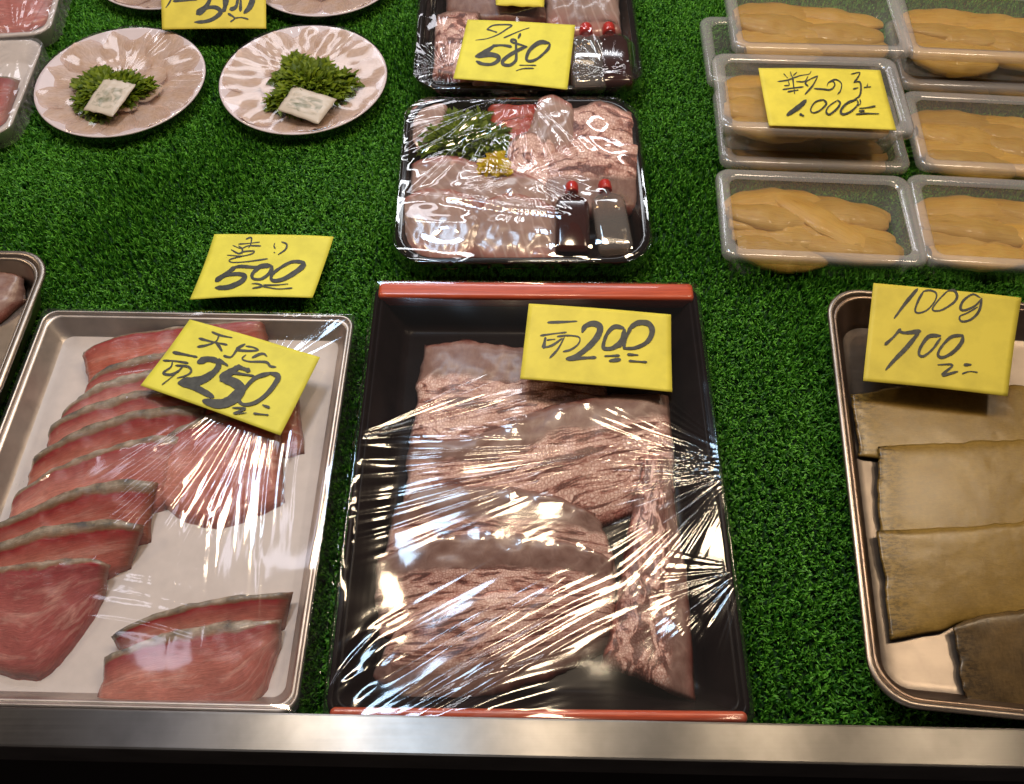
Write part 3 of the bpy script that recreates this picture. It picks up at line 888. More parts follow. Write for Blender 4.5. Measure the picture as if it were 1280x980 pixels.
# leafy bunches ---------------------------------------------------------------
def leaves(name, cx, cy, z, rx, ry, h, n, size, mat, label, cat, group=None, seed=1, wid=0.42):
    g = np.random.default_rng(seed)
    V, Fq = [], []
    for i in range(n):
        a = g.uniform(0, 2 * np.pi); r = math.sqrt(g.uniform(0, 1))
        edge = 1 + 0.22 * math.sin(3 * a + seed) + 0.15 * math.sin(7 * a)
        x, y = cx + rx * r * edge * math.cos(a), cy + ry * r * edge * math.sin(a)
        zz = z + h * (1 - r ** 2) * g.uniform(0.2, 1) + g.uniform(0, 0.002)
        az = a + g.normal(0, 0.7)
        el = g.uniform(-0.1, 1.1)
        s = size * g.uniform(0.6, 1.3)
        d = np.array([math.cos(az) * math.cos(el), math.sin(az) * math.cos(el), math.sin(el)])
        u = np.array([-math.sin(az), math.cos(az), 0.3 * g.normal()]); u /= np.linalg.norm(u)
        nn = np.cross(d, u)
        o0 = np.array([x, y, zz])
        b = len(V)
        for t, w, c in ((0, 0.12 * wid, 0), (0.35, 0.5 * wid, 0.15), (0.7, 0.42 * wid, 0.1), (1.0, 0.06 * wid, -0.1)):
            for sg in (-1, 0, 1):
                V.append(o0 + d * s * t + u * sg * s * w * g.uniform(0.7, 1.2) + nn * (c * s + abs(sg) * s * 0.14 * g.uniform(-0.4, 1)))
        for q in range(3):
            for w in range(2):
                k = b + q * 3 + w
                Fq.append((k, k + 1, k + 4, k + 3))
    V = np.array(V); V[:, 2] = np.maximum(V[:, 2], z - 0.001)
    return tag(mk(name, V, np.array(Fq), mat, smooth=True), label, cat, group)

def at(px, py, z): return P(px, py, z)
p = at(582, 168, 0.026)
herb1 = leaves('herb_sprig', p[0], p[1], 0.0185, 0.036, 0.028, 0.006, 1100, 0.0100, M['herb'], 'leafy green herb in the near sashimi tray', 'herb', seed=3)
p = at(618, 207, 0.030)
flower = leaves('yellow_flower', p[0], p[1], 0.0275, 0.0125, 0.0115, 0.004, 560, 0.0052, M['flower'], 'small yellow flower beside the herb in the near sashimi tray', 'flower', seed=4, wid=1.0)

# sachets ----------------------------------------------------------------------
def sachet(tl, tr, br, bl, z, th, mat, label, group=None, seed=0, zs=(0, 0, 0, 0)):
    n = 18
    c = [P(*q, z + dz) for q, dz in zip((tl, tr, br, bl), zs)]
    u = np.linspace(0, 1, n)[:, None, None]; v = np.linspace(0, 1, n)[None, :, None]
    g = (c[0] * (1 - u) + c[1] * u) * (1 - v) + (c[3] * (1 - u) + c[2] * u) * v
    u, v = u[..., 0], v[..., 0]
    puff = (np.clip(1 - np.abs(2 * u - 1) ** 6, 0, 1) * np.clip(1 - np.abs(2 * v - 1) ** 6, 0, 1)) ** 0.7
    wr = 0.0007 * vnoise(u * 9 + seed * 3, v * 7) + 0.0005 * vnoise(u * 3 + v * 14, v * 3 + seed)
    top = g.copy(); bot = g.copy()
    top[..., 2] += puff * th + wr + 0.0003
    bot[..., 2] -= puff * th * 0.4 - wr + 0.0003
    fs = np.vstack([grid_faces(n, n)[:, ::-1], grid_faces(n, n, n * n)])
    loop = [i * n for i in range(n)] + [(n - 1) * n + j for j in range(1, n)] + [i * n + n - 1 for i in range(n - 2, -1, -1)] + [j for j in range(n - 2, 0, -1)]
    loop = np.array(loop); l2 = np.roll(loop, -1)
    fs = np.vstack([fs, np.stack([loop, l2, l2 + n * n, loop + n * n], -1)])
    uv = np.stack([u + 0 * v, v + 0 * u], -1).reshape(-1, 2)
    return tag(mk('sachet', np.vstack([top.reshape(-1, 3), bot.reshape(-1, 3)]), fs, mat, uv=np.vstack([uv, uv])), label, 'sachet', group)

# ------------------------------------------------------------------ plates with thin fish
def plate_proto():
    prof = [(0.0, 0.0), (0.045, 0.0), (0.048, 0.0015), (0.068, 0.0065), (0.083, 0.0125), (0.0858, 0.0140), (0.0865, 0.0150), (0.0858, 0.0158),
            (0.083, 0.0148), (0.068, 0.0090), (0.050, 0.0042), (0.030, 0.0032), (0.0, 0.0030)]
    n = 72
    t = np.linspace(0, 2 * np.pi, n, endpoint=False)
    rg = [np.column_stack([max(r, 1e-4) * np.cos(t), max(r, 1e-4) * np.sin(t), np.full(n, z)]) for r, z in prof]
    v, fs = loft(rg, True, True)
    return mk('plate', v, fs, M['plate'], local=True)
plate = plate_proto()
def petal_proto(L, W, bend):
    nu, nv = 16, 9
    u = np.linspace(0, 1, nu)[:, None]; v = np.linspace(-1, 1, nv)[None, :]
    w = W * 0.5 * np.clip((u + 0.05) / 0.5, 0, 1) ** 0.6 * np.sqrt(np.clip(1 - np.clip((u - 0.72) / 0.285, 0, 1) ** 2.6, 0, 1))
    x = L * u + 0 * v
    y = w * v
    z = bend * u ** 1.6 + 0.0012 * vnoise(u * 4 + L * 900, v * 2 + 5) + 0.0012 * (1 - v ** 2)
    top = np.stack([x, y, z], -1).reshape(-1, 3); bot = top - np.array([0, 0, 0.0008])
    fs = np.vstack([grid_faces(nu, nv), grid_faces(nu, nv, nu * nv)[:, ::-1]])
    uv = np.stack([u + 0 * v, (v + 1) / 2 + 0 * u], -1).reshape(-1, 2)
    return mk('fish_slice', np.vstack([top, bot]), fs, M['fugu'], local=True, uv=np.vstack([uv, uv]))
petA = petal_proto(0.0465, 0.050, 0.0075)
petB = petal_proto(0.036, 0.030, 0.003)

def film_disc(c, r, z, rot, label, seed, group):
    n, m = 120, 34
    t = np.linspace(0, 2 * np.pi, n, endpoint=False)[:, None]
    s = np.linspace(0, 1, m)[None, :]
    rr = r * np.minimum(s * 1.06, 1.0) + np.clip(s - 1 / 1.06, 0, 1) * 0.004
    zz = z * np.ones_like(t * s) - 0.0035 * (1 - (s * 1.06) ** 2).clip(0, 1)
    zz = zz - np.clip(s - 1 / 1.06, 0, 1) * 0.16
    fold = np.zeros_like(zz)
    for k in range(5):
        a0 = R.uniform(0, 2 * np.pi); dl = R.uniform(0.25, 0.5)
        da = (t - a0 + np.pi) % (2 * np.pi) - np.pi
        fold = fold + np.exp(-(da / dl) ** 2) * vnoise(t * 20 + k * 9.3 + 0 * s, 0 * t + s * 1.5) * (s ** 1.5) * 0.0018
    zz = zz + fold + 0.0006 * vnoise(rr * np.cos(t) * 60 + seed, rr * np.sin(t) * 60)
    v = np.stack([c[0] + rr * np.cos(t), c[1] + rr * np.sin(t), c[2] + zz], -1).reshape(-1, 3)
    a = np.arange(n)[:, None] * m + np.arange(m - 1)[None, :]
    b = (np.arange(n)[:, None] + 1) % n * m + np.arange(m - 1)[None, :]
    fs = np.stack([a, b, b + 1, a + 1], -1).reshape(-1, 4)
    return tag(mk('cling_film', v, fs, M['film']), label, 'cling film', group)

PLG = 'round plates of thin pale fish'
PL = [((154, 107), 'white round plate left of centre row, small square sachet on herb', 'left round plate', True, 0.0),
      ((381, 104), 'white round plate nearest the black trays, fuller herb bunch', 'right round plate', True, 0.04),
      ((212, -38), 'cropped white plate behind the top left 500 card', 'cropped plate behind the 500 card', False, 0.0),
      ((408, -30), 'cropped white plate right of the top 500 card', 'cropped plate right of the 500 card', False, 0.0)]
for k, ((px, py), lab, short, full, tilt) in enumerate(PL):
    c = P(px, py, 0.012); c[2] = GT
    o = plate if k == 0 else plate.copy()
    if k: C.objects.link(o)
    o.location = tuple(c)
    tag(o, lab, 'plate', PLG)
    for j in range(20):
        outer = j < 13
        a = (2 * np.pi * j / 13 if outer else 2 * np.pi * (j - 13 + 0.5) / 7) + 0.17 * k
        if not full and (math.sin(a) > 0.2):
            continue
        src = petA if outer else petB
        if not src.get('used'):
            q = src; src['used'] = 1
        else:
            q = src.copy(); C.objects.link(q)
        r0 = 0.038 if outer else 0.010
        jit = R.normal(0, 0.06)
        q.location = (c[0] + r0 * math.cos(a), c[1] + r0 * math.sin(a), c[2] + (0.0052 if outer else 0.0072) + 0.0003 * (j % 3))
        q.rotation_euler = (R.normal(0.07, 0.03), R.normal(-0.03, 0.02), a + jit)
        tag(q, 'thin pale fish slice fanned on the ' + short, 'fish slice', 'thin fish slices on the ' + short)
for s in (petA, petB):
    if 'used' in s: del s['used']
for o in list(C.objects):
    if 'used' in o: del o['used']

p = P(136, 114, 0.018)
leaves('herb_sprig', p[0], p[1], GT + 0.009, 0.033, 0.030, 0.008, 1500, 0.0098, M['herb'], 'green herb under the sachet on the left round plate', 'herb', seed=7)
p = P(386, 106, 0.018)
leaves('herb_sprig', p[0], p[1], GT + 0.009, 0.037, 0.037, 0.011, 2300, 0.0100, M['herb'], 'large green herb bunch on the right round plate', 'herb', seed=8)
sachet((132, 96), (170, 106), (141, 146), (104, 137), 0.0265, 0.0016, M['sachet'], 'white printed sachet slanted on the left round plate', seed=2)
sachet((367, 107), (421, 124), (398, 155), (347, 137), 0.0275, 0.002, M['sachet'], 'folded white sachet in front of the large herb bunch', seed=5)
p = P(655, 0, 0.03)
sachet((618, -18), (682, -18), (680, 9), (620, 7), 0.036, 0.003, M['y_warm'], 'yellow sachet in the far sashimi tray at the top edge', seed=9)
for k, ((px, py), lab, short, full, tilt) in enumerate(PL):
    c = P(px, py, 0.012); c[2] = GT
    film_disc(c, 0.0868, 0.0172, 0, 'clear film stretched over the ' + short, k, 'films over the round plates')

# ------------------------------------------------------------------ packs at the left edge
def foam_pack(f, zr, label):
    root = empty('foam_tray', (f['c'][0], f['c'][1], GT))
    tag(root, label, 'tray', 'white foam trays of red fish')
    rg = [ring(f, 0.012, GT, 0.012), ring(f, 0.001, zr - 0.003, 0.020), ring(f, 0, zr - 0.001, 0.020), ring(f, 0.002, zr, 0.019), ring(f, 0.006, zr - 0.001, 0.017), ring(f, 0.015, GT + 0.006, 0.012), ring(f, 0.018, GT + 0.005, 0.010)]
    v, fs = loft(rg[:4], True, False); mk('shell', v, fs, M['foam'], root)
    v, fs = loft(rg[3:], False, True); mk('well', v, fs, M['foam'], root)
    return root
foam_pack(pk1, 0.030, 'white foam tray of deep red fish in the top left corner')
foam_pack(pk2, 0.026, 'white foam tray of pinkish red fish cropped at the left edge')
o = strip('red_fish', [(-140, -60), (-40, -64), (30, -60), (70, -40)], [(-150, 26), (-60, 34), (20, 36), (64, 20)], M['tuna_red'], 0.024, 0.028, 0.024, 0.008, 0.004, 81)
tag(o, 'deep red fish block in the top left corner tray', 'fish')
o2 = strip('red_fish', [(-150, 96), (-60, 92), (0, 96), (26, 100)], [(-190, 150), (-60, 156), (-20, 156), (8, 140)], M['tuna_red'], 0.02, 0.025, 0.018, 0.008, 0.003, 82)
tag(o2, 'pinkish red fish block in the cropped left edge tray', 'fish')
left_pack = [o, o2]

# ------------------------------------------------------------------ clear boxes of herring roe
BX_H = 0.035
c0 = frame((897, 216), (1140, 213), (1155, 327), (903, 325), BX_H)
BW, BD = c0['w'], c0['d']
def clear_box_proto():
    root = empty('clear_box', (0, 0, 0))
    f = dict(c=np.zeros(2), ax=np.array([1.0, 0]), ay=np.array([0, 1.0]), w=BW, d=BD)
    rg = [ring(f, 0.012, 0.0, 0.010), ring(f, 0.010, 0.001, 0.011), ring(f, 0.005, BX_H - 0.006, 0.012)]
    v, fs = loft(rg, True, False)
    mk('tub', v, fs, M['tub'], root, local=True)
    rg = [ring(f, 0.0, BX_H - 0.008, 0.011), ring(f, 0.0, BX_H - 0.0025, 0.012), ring(f, 0.0015, BX_H - 0.0008, 0.012), ring(f, 0.0035, BX_H, 0.011), ring(f, 0.0095, BX_H - 0.0003, 0.009), ring(f, 0.012, BX_H - 0.003, 0.008)]
    v, fs = loft(rg, False, False)
    rm = mk('lid_rim', v, fs, M['clear_rim'], root, local=True)
    n = 20
    a = np.linspace(-1, 1, n)[:, None] * (BW / 2 - 0.0125); b = np.linspace(-1, 1, n)[None, :] * (BD / 2 - 0.0125)
    z = BX_H - 0.0032 + 0.0005 * vnoise(a * 45, b * 45) + 0 * a * b
    v = np.stack([a + 0 * b, b + 0 * a, z], -1).reshape(-1, 3)
    mk('lid_panel', v, grid_faces(n, n), M['clear'], root, local=True)
    return root
cbx = clear_box_proto()
def roe_proto(L, W, Hh, seed):
    n, m = 26, 18
    u = np.linspace(0, 1, n)[:, None]; t = np.linspace(0, 2 * np.pi, m, endpoint=False)[None, :]
    prof = np.sin(np.pi * np.clip(u, 0.01, 0.99)) ** 0.30
    bendy = 0.006 * np.sin(u * 2.4 + seed) 
    rr = 1 + 0.16 * vnoise(u * 6 + seed * 3, np.cos(t) * 2.5 + seed) + 0.07 * vnoise(u * 14 + seed, np.sin(t) * 5 + np.cos(t) * 3)
    x = (u - 0.5) * L + 0 * t
    y = np.cos(t) * W / 2 * prof * rr + bendy
    z = np.sin(t) * Hh / 2 * prof * rr + Hh / 2
    v = np.stack([x, y, z], -1).reshape(-1, 3)
    i = np.arange(n - 1)[:, None] * m; j = np.arange(m)[None, :]; j2 = (j + 1) % m
    fs = np.stack([i + j, i + j2, i + m + j2, i + m + j], -1).reshape(-1, 4)
    uv = np.stack([u + 0 * t + seed, t / (2 * np.pi) + 0 * u], -1).reshape(-1, 2)
    return mk('herring_roe', v, fs, M['roe'], local=True, uv=uv)
roes = [roe_proto(0.100, 0.037, 0.020, 1), roe_proto(0.108, 0.033, 0.019, 2), roe_proto(0.092, 0.038, 0.021, 3)]
used = [False] * 3
fr1 = frame((891, 64), (1119, 68), (1143, 168), (903, 164), 2 * BX_H)
def bc(px, py, z):  # box centre from its near-left rim corner, rotated like ang
    return P(px, py, z)[:2]
def from_nl(px, py, z, ang):
    q = P(px, py, z)[:2]
    ax = np.array([math.cos(ang), math.sin(ang)]); ay = np.array([-ax[1], ax[0]])
    return q + ax * BW / 2 + ay * BD / 2
A0 = c0['ang']
BXS = [
 (c0['c'], 0, A0, 'front-left', 'clear box of roe in front of the tagged box'),
 (from_nl(902, 204, BX_H, A0 + 0.01), 0, A0 + 0.01, 'lower middle', 'clear box of roe directly under the tagged box'),
 (fr1['c'], 1, fr1['ang'], 'tagged', 'clear box of roe carrying the 1,000 card'),
 (from_nl(886, 103, BX_H, A0 + 0.03), 0, A0 + 0.03, 'lower back', 'clear box whose empty corner sticks out at the left'),
 (from_nl(917, 60, 2 * BX_H, A0 + 0.02), 1, A0 + 0.02, 'upper back', 'top clear box of roe behind the tagged box'),
 (from_nl(1158, 328, BX_H, A0 - 0.02), 0, A0 - 0.02, 'front-right', 'clear box of roe at right front, cropped by the edge'),
 (from_nl(1150, 208, BX_H, A0 - 0.02), 0, A0 - 0.02, 'right middle', 'clear box of roe right of the tagged box'),
 (from_nl(1128, 106, BX_H, A0 - 0.01), 0, A0 - 0.01, 'right lower back', 'clear box under the top right box of roe'),
 (from_nl(1136, 66, 2 * BX_H, A0 - 0.015), 1, A0 - 0.015, 'right upper back', 'topmost right clear box of roe at the corner'),
]
WHERE = ['box in front of the tagged box', 'box under the tagged box', 'box carrying the card', 'box with the protruding corner', 'top box behind the card',
         'right front box', 'box right of the card', 'box under the top right box', 'top right box']
LAY = [(-0.036, 0.031, 0.05, 0), (0.036, 0.031, -0.04, 1), (-0.040, 0.015, -0.03, 2), (0.030, 0.016, 0.05, 0), (-0.030, 0.000, 0.04, 1), (0.040, -0.001, -0.05, 2),
       (-0.038, -0.016, 0.03, 0), (0.034, -0.015, -0.03, 1), (-0.034, -0.031, -0.04, 2), (0.038, -0.031, 0.04, 0), (0.012, 0.006, -0.55, 1)]
for k, (c, lev, ang, nm, lab) in enumerate(BXS):
    o = cbx if k == 0 else copy_tree(cbx)
    zb = GT - 0.003 + lev * (BX_H - 0.0005)
    o.location = (c[0], c[1], zb)
    o.rotation_euler = (0, 0, ang)
    tag(o, lab, 'box', 'clear plastic boxes of herring roe')
    for j, (dx, dy, da, pr) in enumerate(LAY):
        if k == 3 and dx < -0.02: continue
        if j == 10 and k != 0: continue
        x = (dx * 0.86 + R.normal(0, 0.002)) * BW / 0.185; y = (dy * 0.84 + R.normal(0, 0.0008) + 0.0035) * BD / 0.112
        q = roes[pr] if not used[pr] else roes[pr].copy()
        if used[pr]: C.objects.link(q)
        used[pr] = True
        ca, sa = math.cos(ang), math.sin(ang)
        q.location = (c[0] + ca * x - sa * y, c[1] + sa * x + ca * y, zb + (0.0025 if j < 10 else 0.0125))
        q.rotation_euler = (R.normal(0, 0.15), R.normal(0, 0.03), ang + da + R.normal(0, 0.05))
        q.scale = (0.90, 1.0, R.uniform(0.72, 0.95) if j < 10 else 0.55)
        tag(q, 'orange-yellow herring roe in the ' + WHERE[k], 'roe', 'roe in the ' + WHERE[k])

# ------------------------------------------------------------------ cling films over the trays
def height_field(objs, X, Y):
    bpy.context.view_layer.update()
    V, Fc = [], []
    for o in objs:
        for ob in [o] + list(o.children):
            if ob.type != 'MESH': continue
            mw = ob.matrix_world
            b = len(V)
            V += [mw @ w.co for w in ob.data.vertices]
            Fc += [[b + i for i in pl.vertices] for pl in ob.data.polygons]
    t = BVHTree.FromPolygons(V, Fc)
    out = np.full(X.shape, 0.0)
    it = np.nditer(X, flags=['multi_index'])
    for x in it:
        i = it.multi_index
        hit = t.ray_cast(Vector((float(X[i]), float(Y[i]), 0.3)), Vector((0, 0, -1)))
        if hit[0] is not None: out[i] = hit[0].z
    return out

def fan(X, Y, c, reach, freq, amp, seed, a0=None, spread=None, r0=0.01, pw=1.0):
    """folds radiating from a gathered point"""
    dx, dy = X - c[0], Y - c[1]
    r = np.hypot(dx, dy); th = np.arctan2(dy, dx)
    m = np.exp(-(r / reach) ** 3) * np.clip(r / r0, 0, 1)
    if a0 is not None:
        da = (th - a0 + np.pi) % (2 * np.pi) - np.pi
        m = m * np.exp(-(da / spread) ** 4)
    n = 1 - np.abs(vnoise(th * freq + seed * 11.3, r * 6 + seed)) * 1.6
    n2 = vnoise(th * freq * 2.1 + seed * 5.1, r * 8 + seed * 2)
    return amp * m * (r / reach) ** pw * (n + 0.45 * n2)

def streak(X, Y, c, ang, length, width, wl, amp, seed):
    """parallel tight creases along a direction"""
    dx, dy = X - c[0], Y - c[1]
    ca, sa = math.cos(ang), math.sin(ang)
    u, v = dx * ca + dy * sa, -dx * sa + dy * ca
    m = np.exp(-(u / length) ** 4 - (v / width) ** 4)
    vv = v + 0.003 * vnoise(u * 16 + seed, v * 10)
    return amp * m * (1 - 1.6 * np.abs(vnoise(vv / wl + seed * 3.7, u / (wl * 26) + seed)))

def drape(name, f, zr, objs, mat, label, sag, folds, skirt=0.02, pitch=0.0009, seed=0, cling=0.0012, group=None, rim_r=0.01, inner=0.004):
    w, d = f['w'] / 2 + 0.0008, f['d'] / 2 + 0.0008
    # coarse membrane resting on the contents
    n, m = 64, 84
    a = np.linspace(-w, w, n)[:, None] + np.zeros((1, m)); b = np.linspace(-d, d, m)[None, :] + np.zeros((n, 1))
    X, Y = L2W(f, a, b)
    obst = height_field(objs, X, Y) + cling if objs else np.zeros(X.shape)
    edge = np.minimum(w - np.abs(a), d - np.abs(b))
    z = np.full(X.shape, zr + 0.0006)
    free = edge > inner
    hx, hy = 2 * w / (n - 1), 2 * d / (m - 1)
    load = sag * 8 / (min(2 * w, 2 * d) ** 2)
    for it in range(1400):
        avg = (hy * hy * (np.roll(z, 1, 0) + np.roll(z, -1, 0)) + hx * hx * (np.roll(z, 1, 1) + np.roll(z, -1, 1))) / (2 * (hx * hx + hy * hy))
        zn = avg - load * (hx * hx * hy * hy) / (2 * (hx * hx + hy * hy))
        zn = np.maximum(zn, obst)
        z = np.where(free, zn, z)
    # fine grid with the skirt folded down over the rim
    na, nb_ = int((2 * w + 2 * skirt) / pitch), int((2 * d + 2 * skirt) / pitch)
    pa, pb = np.linspace(-w - skirt, w + skirt, na), np.linspace(-d - skirt, d + skirt, nb_)
    A, B = np.meshgrid(pa, pb, indexing='ij')
    ea, eb = np.maximum(np.abs(A) - w, 0), np.maximum(np.abs(B) - d, 0)
    e = np.maximum(ea, eb)
    Ac = np.clip(A, -w, w); Bc = np.clip(B, -d, d)
    ga = (Ac + w) / (2 * w) * (n - 1); gb = (Bc + d) / (2 * d) * (m - 1)
    i0, j0 = np.clip(ga.astype(int), 0, n - 2), np.clip(gb.astype(int), 0, m - 2)
    fa_, fb_ = ga - i0, gb - j0
    # cubic-ish smoothing of the coarse solution
    zs = z.copy()
    for _ in range(2):
        k = (np.roll(zs, 1, 0) + np.roll(zs, -1, 0) + np.roll(zs, 1, 1) + np.roll(zs, -1, 1)) / 4
        zs = np.where(free, 0.5 * zs + 0.5 * k, zs)
    zs = np.maximum(zs, obst)
    Z = zs[i0, j0] * (1 - fa_) * (1 - fb_) + zs[i0 + 1, j0] * fa_ * (1 - fb_) + zs[i0, j0 + 1] * (1 - fa_) * fb_ + zs[i0 + 1, j0 + 1] * fa_ * fb_
    rip = 0.0016 * vnoise((A + B * 1.0) * 260 + seed, e * 30) + 0.0012 * vnoise((A - B) * 480, e * 60 + seed)
    oa = np.sign(A) * (ea * 0.30 + (ea > 0) * np.clip(ea / 0.004, 0, 1) * rip); ob = np.sign(B) * (eb * 0.12 + (eb > 0) * np.clip(eb / 0.004, 0, 1) * rip)
    Af, Bf = Ac + oa, Bc + ob
    # round the corners of the wrapped rim
    rr = rim_r
    cxa, cxb = np.abs(Af) - (w - rr), np.abs(Bf) - (d - rr)
    cor = (cxa > 0) & (cxb > 0)
    dist = np.hypot(cxa, cxb)
    sc = np.where(cor & (dist > rr), (rr + np.minimum(np.maximum(dist - rr, 0), 0.002)) / np.maximum(dist, 1e-6), 1.0)
    Af = np.where(cor, np.sign(Af) * ((w - rr) + cxa * sc), Af); Bf = np.where(cor, np.sign(Bf) * ((d - rr) + cxb * sc), Bf)
    Zs = np.maximum(zr + 0.0006 - e * 1.4, 0.003)
    Z = np.where(e > 0, Zs, Z)
    Xf, Yf = L2W(f, Af, Bf)
    inn = np.clip(np.minimum(w - np.abs(A), d - np.abs(B)) / 0.006, 0, 1)
    Z = Z + inn * (folds(Xf, Yf) + 0.0002 * vnoise(Xf * 40 + seed, Yf * 40))
    v = np.stack([Xf, Yf, Z], -1).reshape(-1, 3)
    o = mk(name, v, grid_faces(na, nb_), mat)
    return tag(o, label, 'cling film', group)

def W2(px, py, z=0.03): return P(px, py, z)[:2]
def dirang(a, b, z=0.03):
    d = W2(*b, z) - W2(*a, z)
    return math.atan2(d[1], d[0])

def folds_ct(X, Y):
    h = 0
    h = h + fan(X, Y, W2(914, 600), 0.080, 24, 0.0014, 1, dirang((914, 600), (800, 620)), 0.75, 0.012)
    h = h + fan(X, Y, W2(930, 590), 0.090, 40, 0.0009, 17, dirang((930, 590), (800, 600)), 0.8, 0.008)
    h = h + fan(X, Y, W2(842, 552), 0.20, 30, 0.0014, 2, dirang((842, 552), (600, 590)), 0.22, 0.03)
    h = h + fan(X, Y, W2(428, 562), 0.11, 20, 0.0017, 3, dirang((428, 562), (600, 505)), 0.26, 0.02)
    h = h + streak(X, Y, W2(590, 806), dirang((520, 850), (680, 760)), 0.09, 0.04, 0.0062, 0.0008, 4)
    h = h + streak(X, Y, W2(610, 866), dirang((560, 880), (660, 840)), 0.05, 0.022, 0.0062, 0.0008, 5)
    h = h + fan(X, Y, W2(925, 720), 0.050, 18, 0.0010, 7, dirang((925, 720), (860, 760)), 0.7, 0.01)
    h = h + streak(X, Y, W2(446, 850), dirang((430, 870), (480, 800)), 0.03, 0.016, 0.0070, 0.0009, 8)
    # the film dips into the gap beside the fish on the left
    q = W2(490, 650)
    h = h - 0.0030 * np.exp(-((X - q[0]) / 0.026) ** 2 - ((Y - q[1]) / 0.045) ** 2)
    q = W2(850, 800)
    h = h + 0.0030 * np.exp(-((X - q[0]) / 0.014) ** 2 - ((Y - q[1]) / 0.020) ** 2)
    h = h + 0.0014 * vnoise(X * 16 + 3, Y * 20)
    return h
film_c = drape('cling_film', ct, CT_Z + 0.0024, centre_objs, M['film'], 'wrinkled clear film stretched over the black fish tray', 0.030, folds_ct, seed=1)

def folds_lt(X, Y):
    h = 0
    h = h + fan(X, Y, W2(345, 455), 0.14, 20, 0.0020, 11, dirang((345, 455), (230, 600)), 0.36, 0.03)
    h = h + fan(X, Y, W2(330, 470), 0.07, 18, 0.0018, 12, dirang((330, 470), (375, 400)), 0.5, 0.01)
    h = h + streak(X, Y, W2(260, 690), dirang((255, 640), (240, 780)), 0.06, 0.035, 0.0065, 0.0005, 13)
    h = h + streak(X, Y, W2(180, 755), dirang((130, 740), (240, 760)), 0.035, 0.02, 0.0045, 0.0003, 14)
    h = h + streak(X, Y, W2(330, 600), dirang((335, 560), (325, 660)), 0.05, 0.02, 0.0045, 0.0008, 15)
    h = h + streak(X, Y, W2(110, 440), dirang((60, 450), (180, 430)), 0.05, 0.03, 0.0070, 0.0007, 16)
    h = h + 0.0013 * vnoise(X * 22 + 13, Y * 26)
    return h
film_l = drape('cling_film', lt, LT_Z, left_objs, M['film_haze'], 'hazy streaked film stretched over the white fish tray', 0.012, folds_lt, seed=2)

def folds_s1(X, Y):
    q = W2(560, 285); q2 = W2(650, 215)
    extra = 0.004 * np.exp(-((X - q[0]) / 0.02) ** 2 - ((Y - q[1]) / 0.014) ** 2) + streak(X, Y, W2(620, 262), dirang((520, 250), (680, 280)), 0.07, 0.022, 0.011, 0.0018, 24)
    h = fan(X, Y, W2(652, 116), 0.12, 9, 0.0055, 21, dirang((652, 116), (600, 190)), 1.0, 0.01)
    h = h + fan(X, Y, W2(660, 225), 0.05, 18, 0.0009, 22, None, None, 0.006)
    h = h + streak(X, Y, W2(590, 165), dirang((530, 165), (650, 135)), 0.06, 0.025, 0.014, 0.0032, 23)
    h = h + extra + 0.0022 * vnoise(X * 36 + 5, Y * 36)
    return h
film_1 = drape('cling_film', sp1, 0.0302, pack1 + bottles[:2] + [flower], M['film_gloss'], 'glossy film gathered over the near sashimi tray', 0.004, folds_s1, seed=3, skirt=0.012, rim_r=0.036, group='films over the sashimi trays')
def folds_s2(X, Y):
    h = fan(X, Y, W2(760, 100), 0.06, 16, 0.0022, 31, None, None, 0.006)
    h = h + fan(X, Y, W2(560, 90), 0.06, 14, 0.0020, 32, None, None, 0.006)
    return h + 0.002 * vnoise(X * 36 + 9, Y * 36)
film_2 = drape('cling_film', sp2, 0.0302, pack2 + bottles[2:], M['film_gloss'], 'glossy film over the far sashimi tray under the 580 card', 0.004, folds_s2, seed=4, skirt=0.012, rim_r=0.036, group='films over the sashimi trays')
def folds_p(X, Y):
    return fan(X, Y, W2(20, 60), 0.10, 12, 0.0030, 41, None, None, 0.006) + 0.0015 * vnoise(X * 50, Y * 50)
drape('cling_film', pk1, 0.0302, [left_pack[0]], M['clear_pack'], 'shiny film over the top left corner foam tray', 0.003, folds_p, seed=5, skirt=0.012, rim_r=0.02, pitch=0.0014, group='films over the foam trays')
drape('cling_film', pk2, 0.0262, [left_pack[1]], M['clear_pack'], 'shiny film over the cropped left edge foam tray', 0.003, folds_p, seed=6, skirt=0.012, rim_r=0.02, pitch=0.0014, group='films over the foam trays')
def folds_lm(X, Y):
    return streak(X, Y, W2(15, 370), 0.9, 0.05, 0.05, 0.008, 0.0012, 51) + 0.002 * vnoise(X * 30, Y * 30)

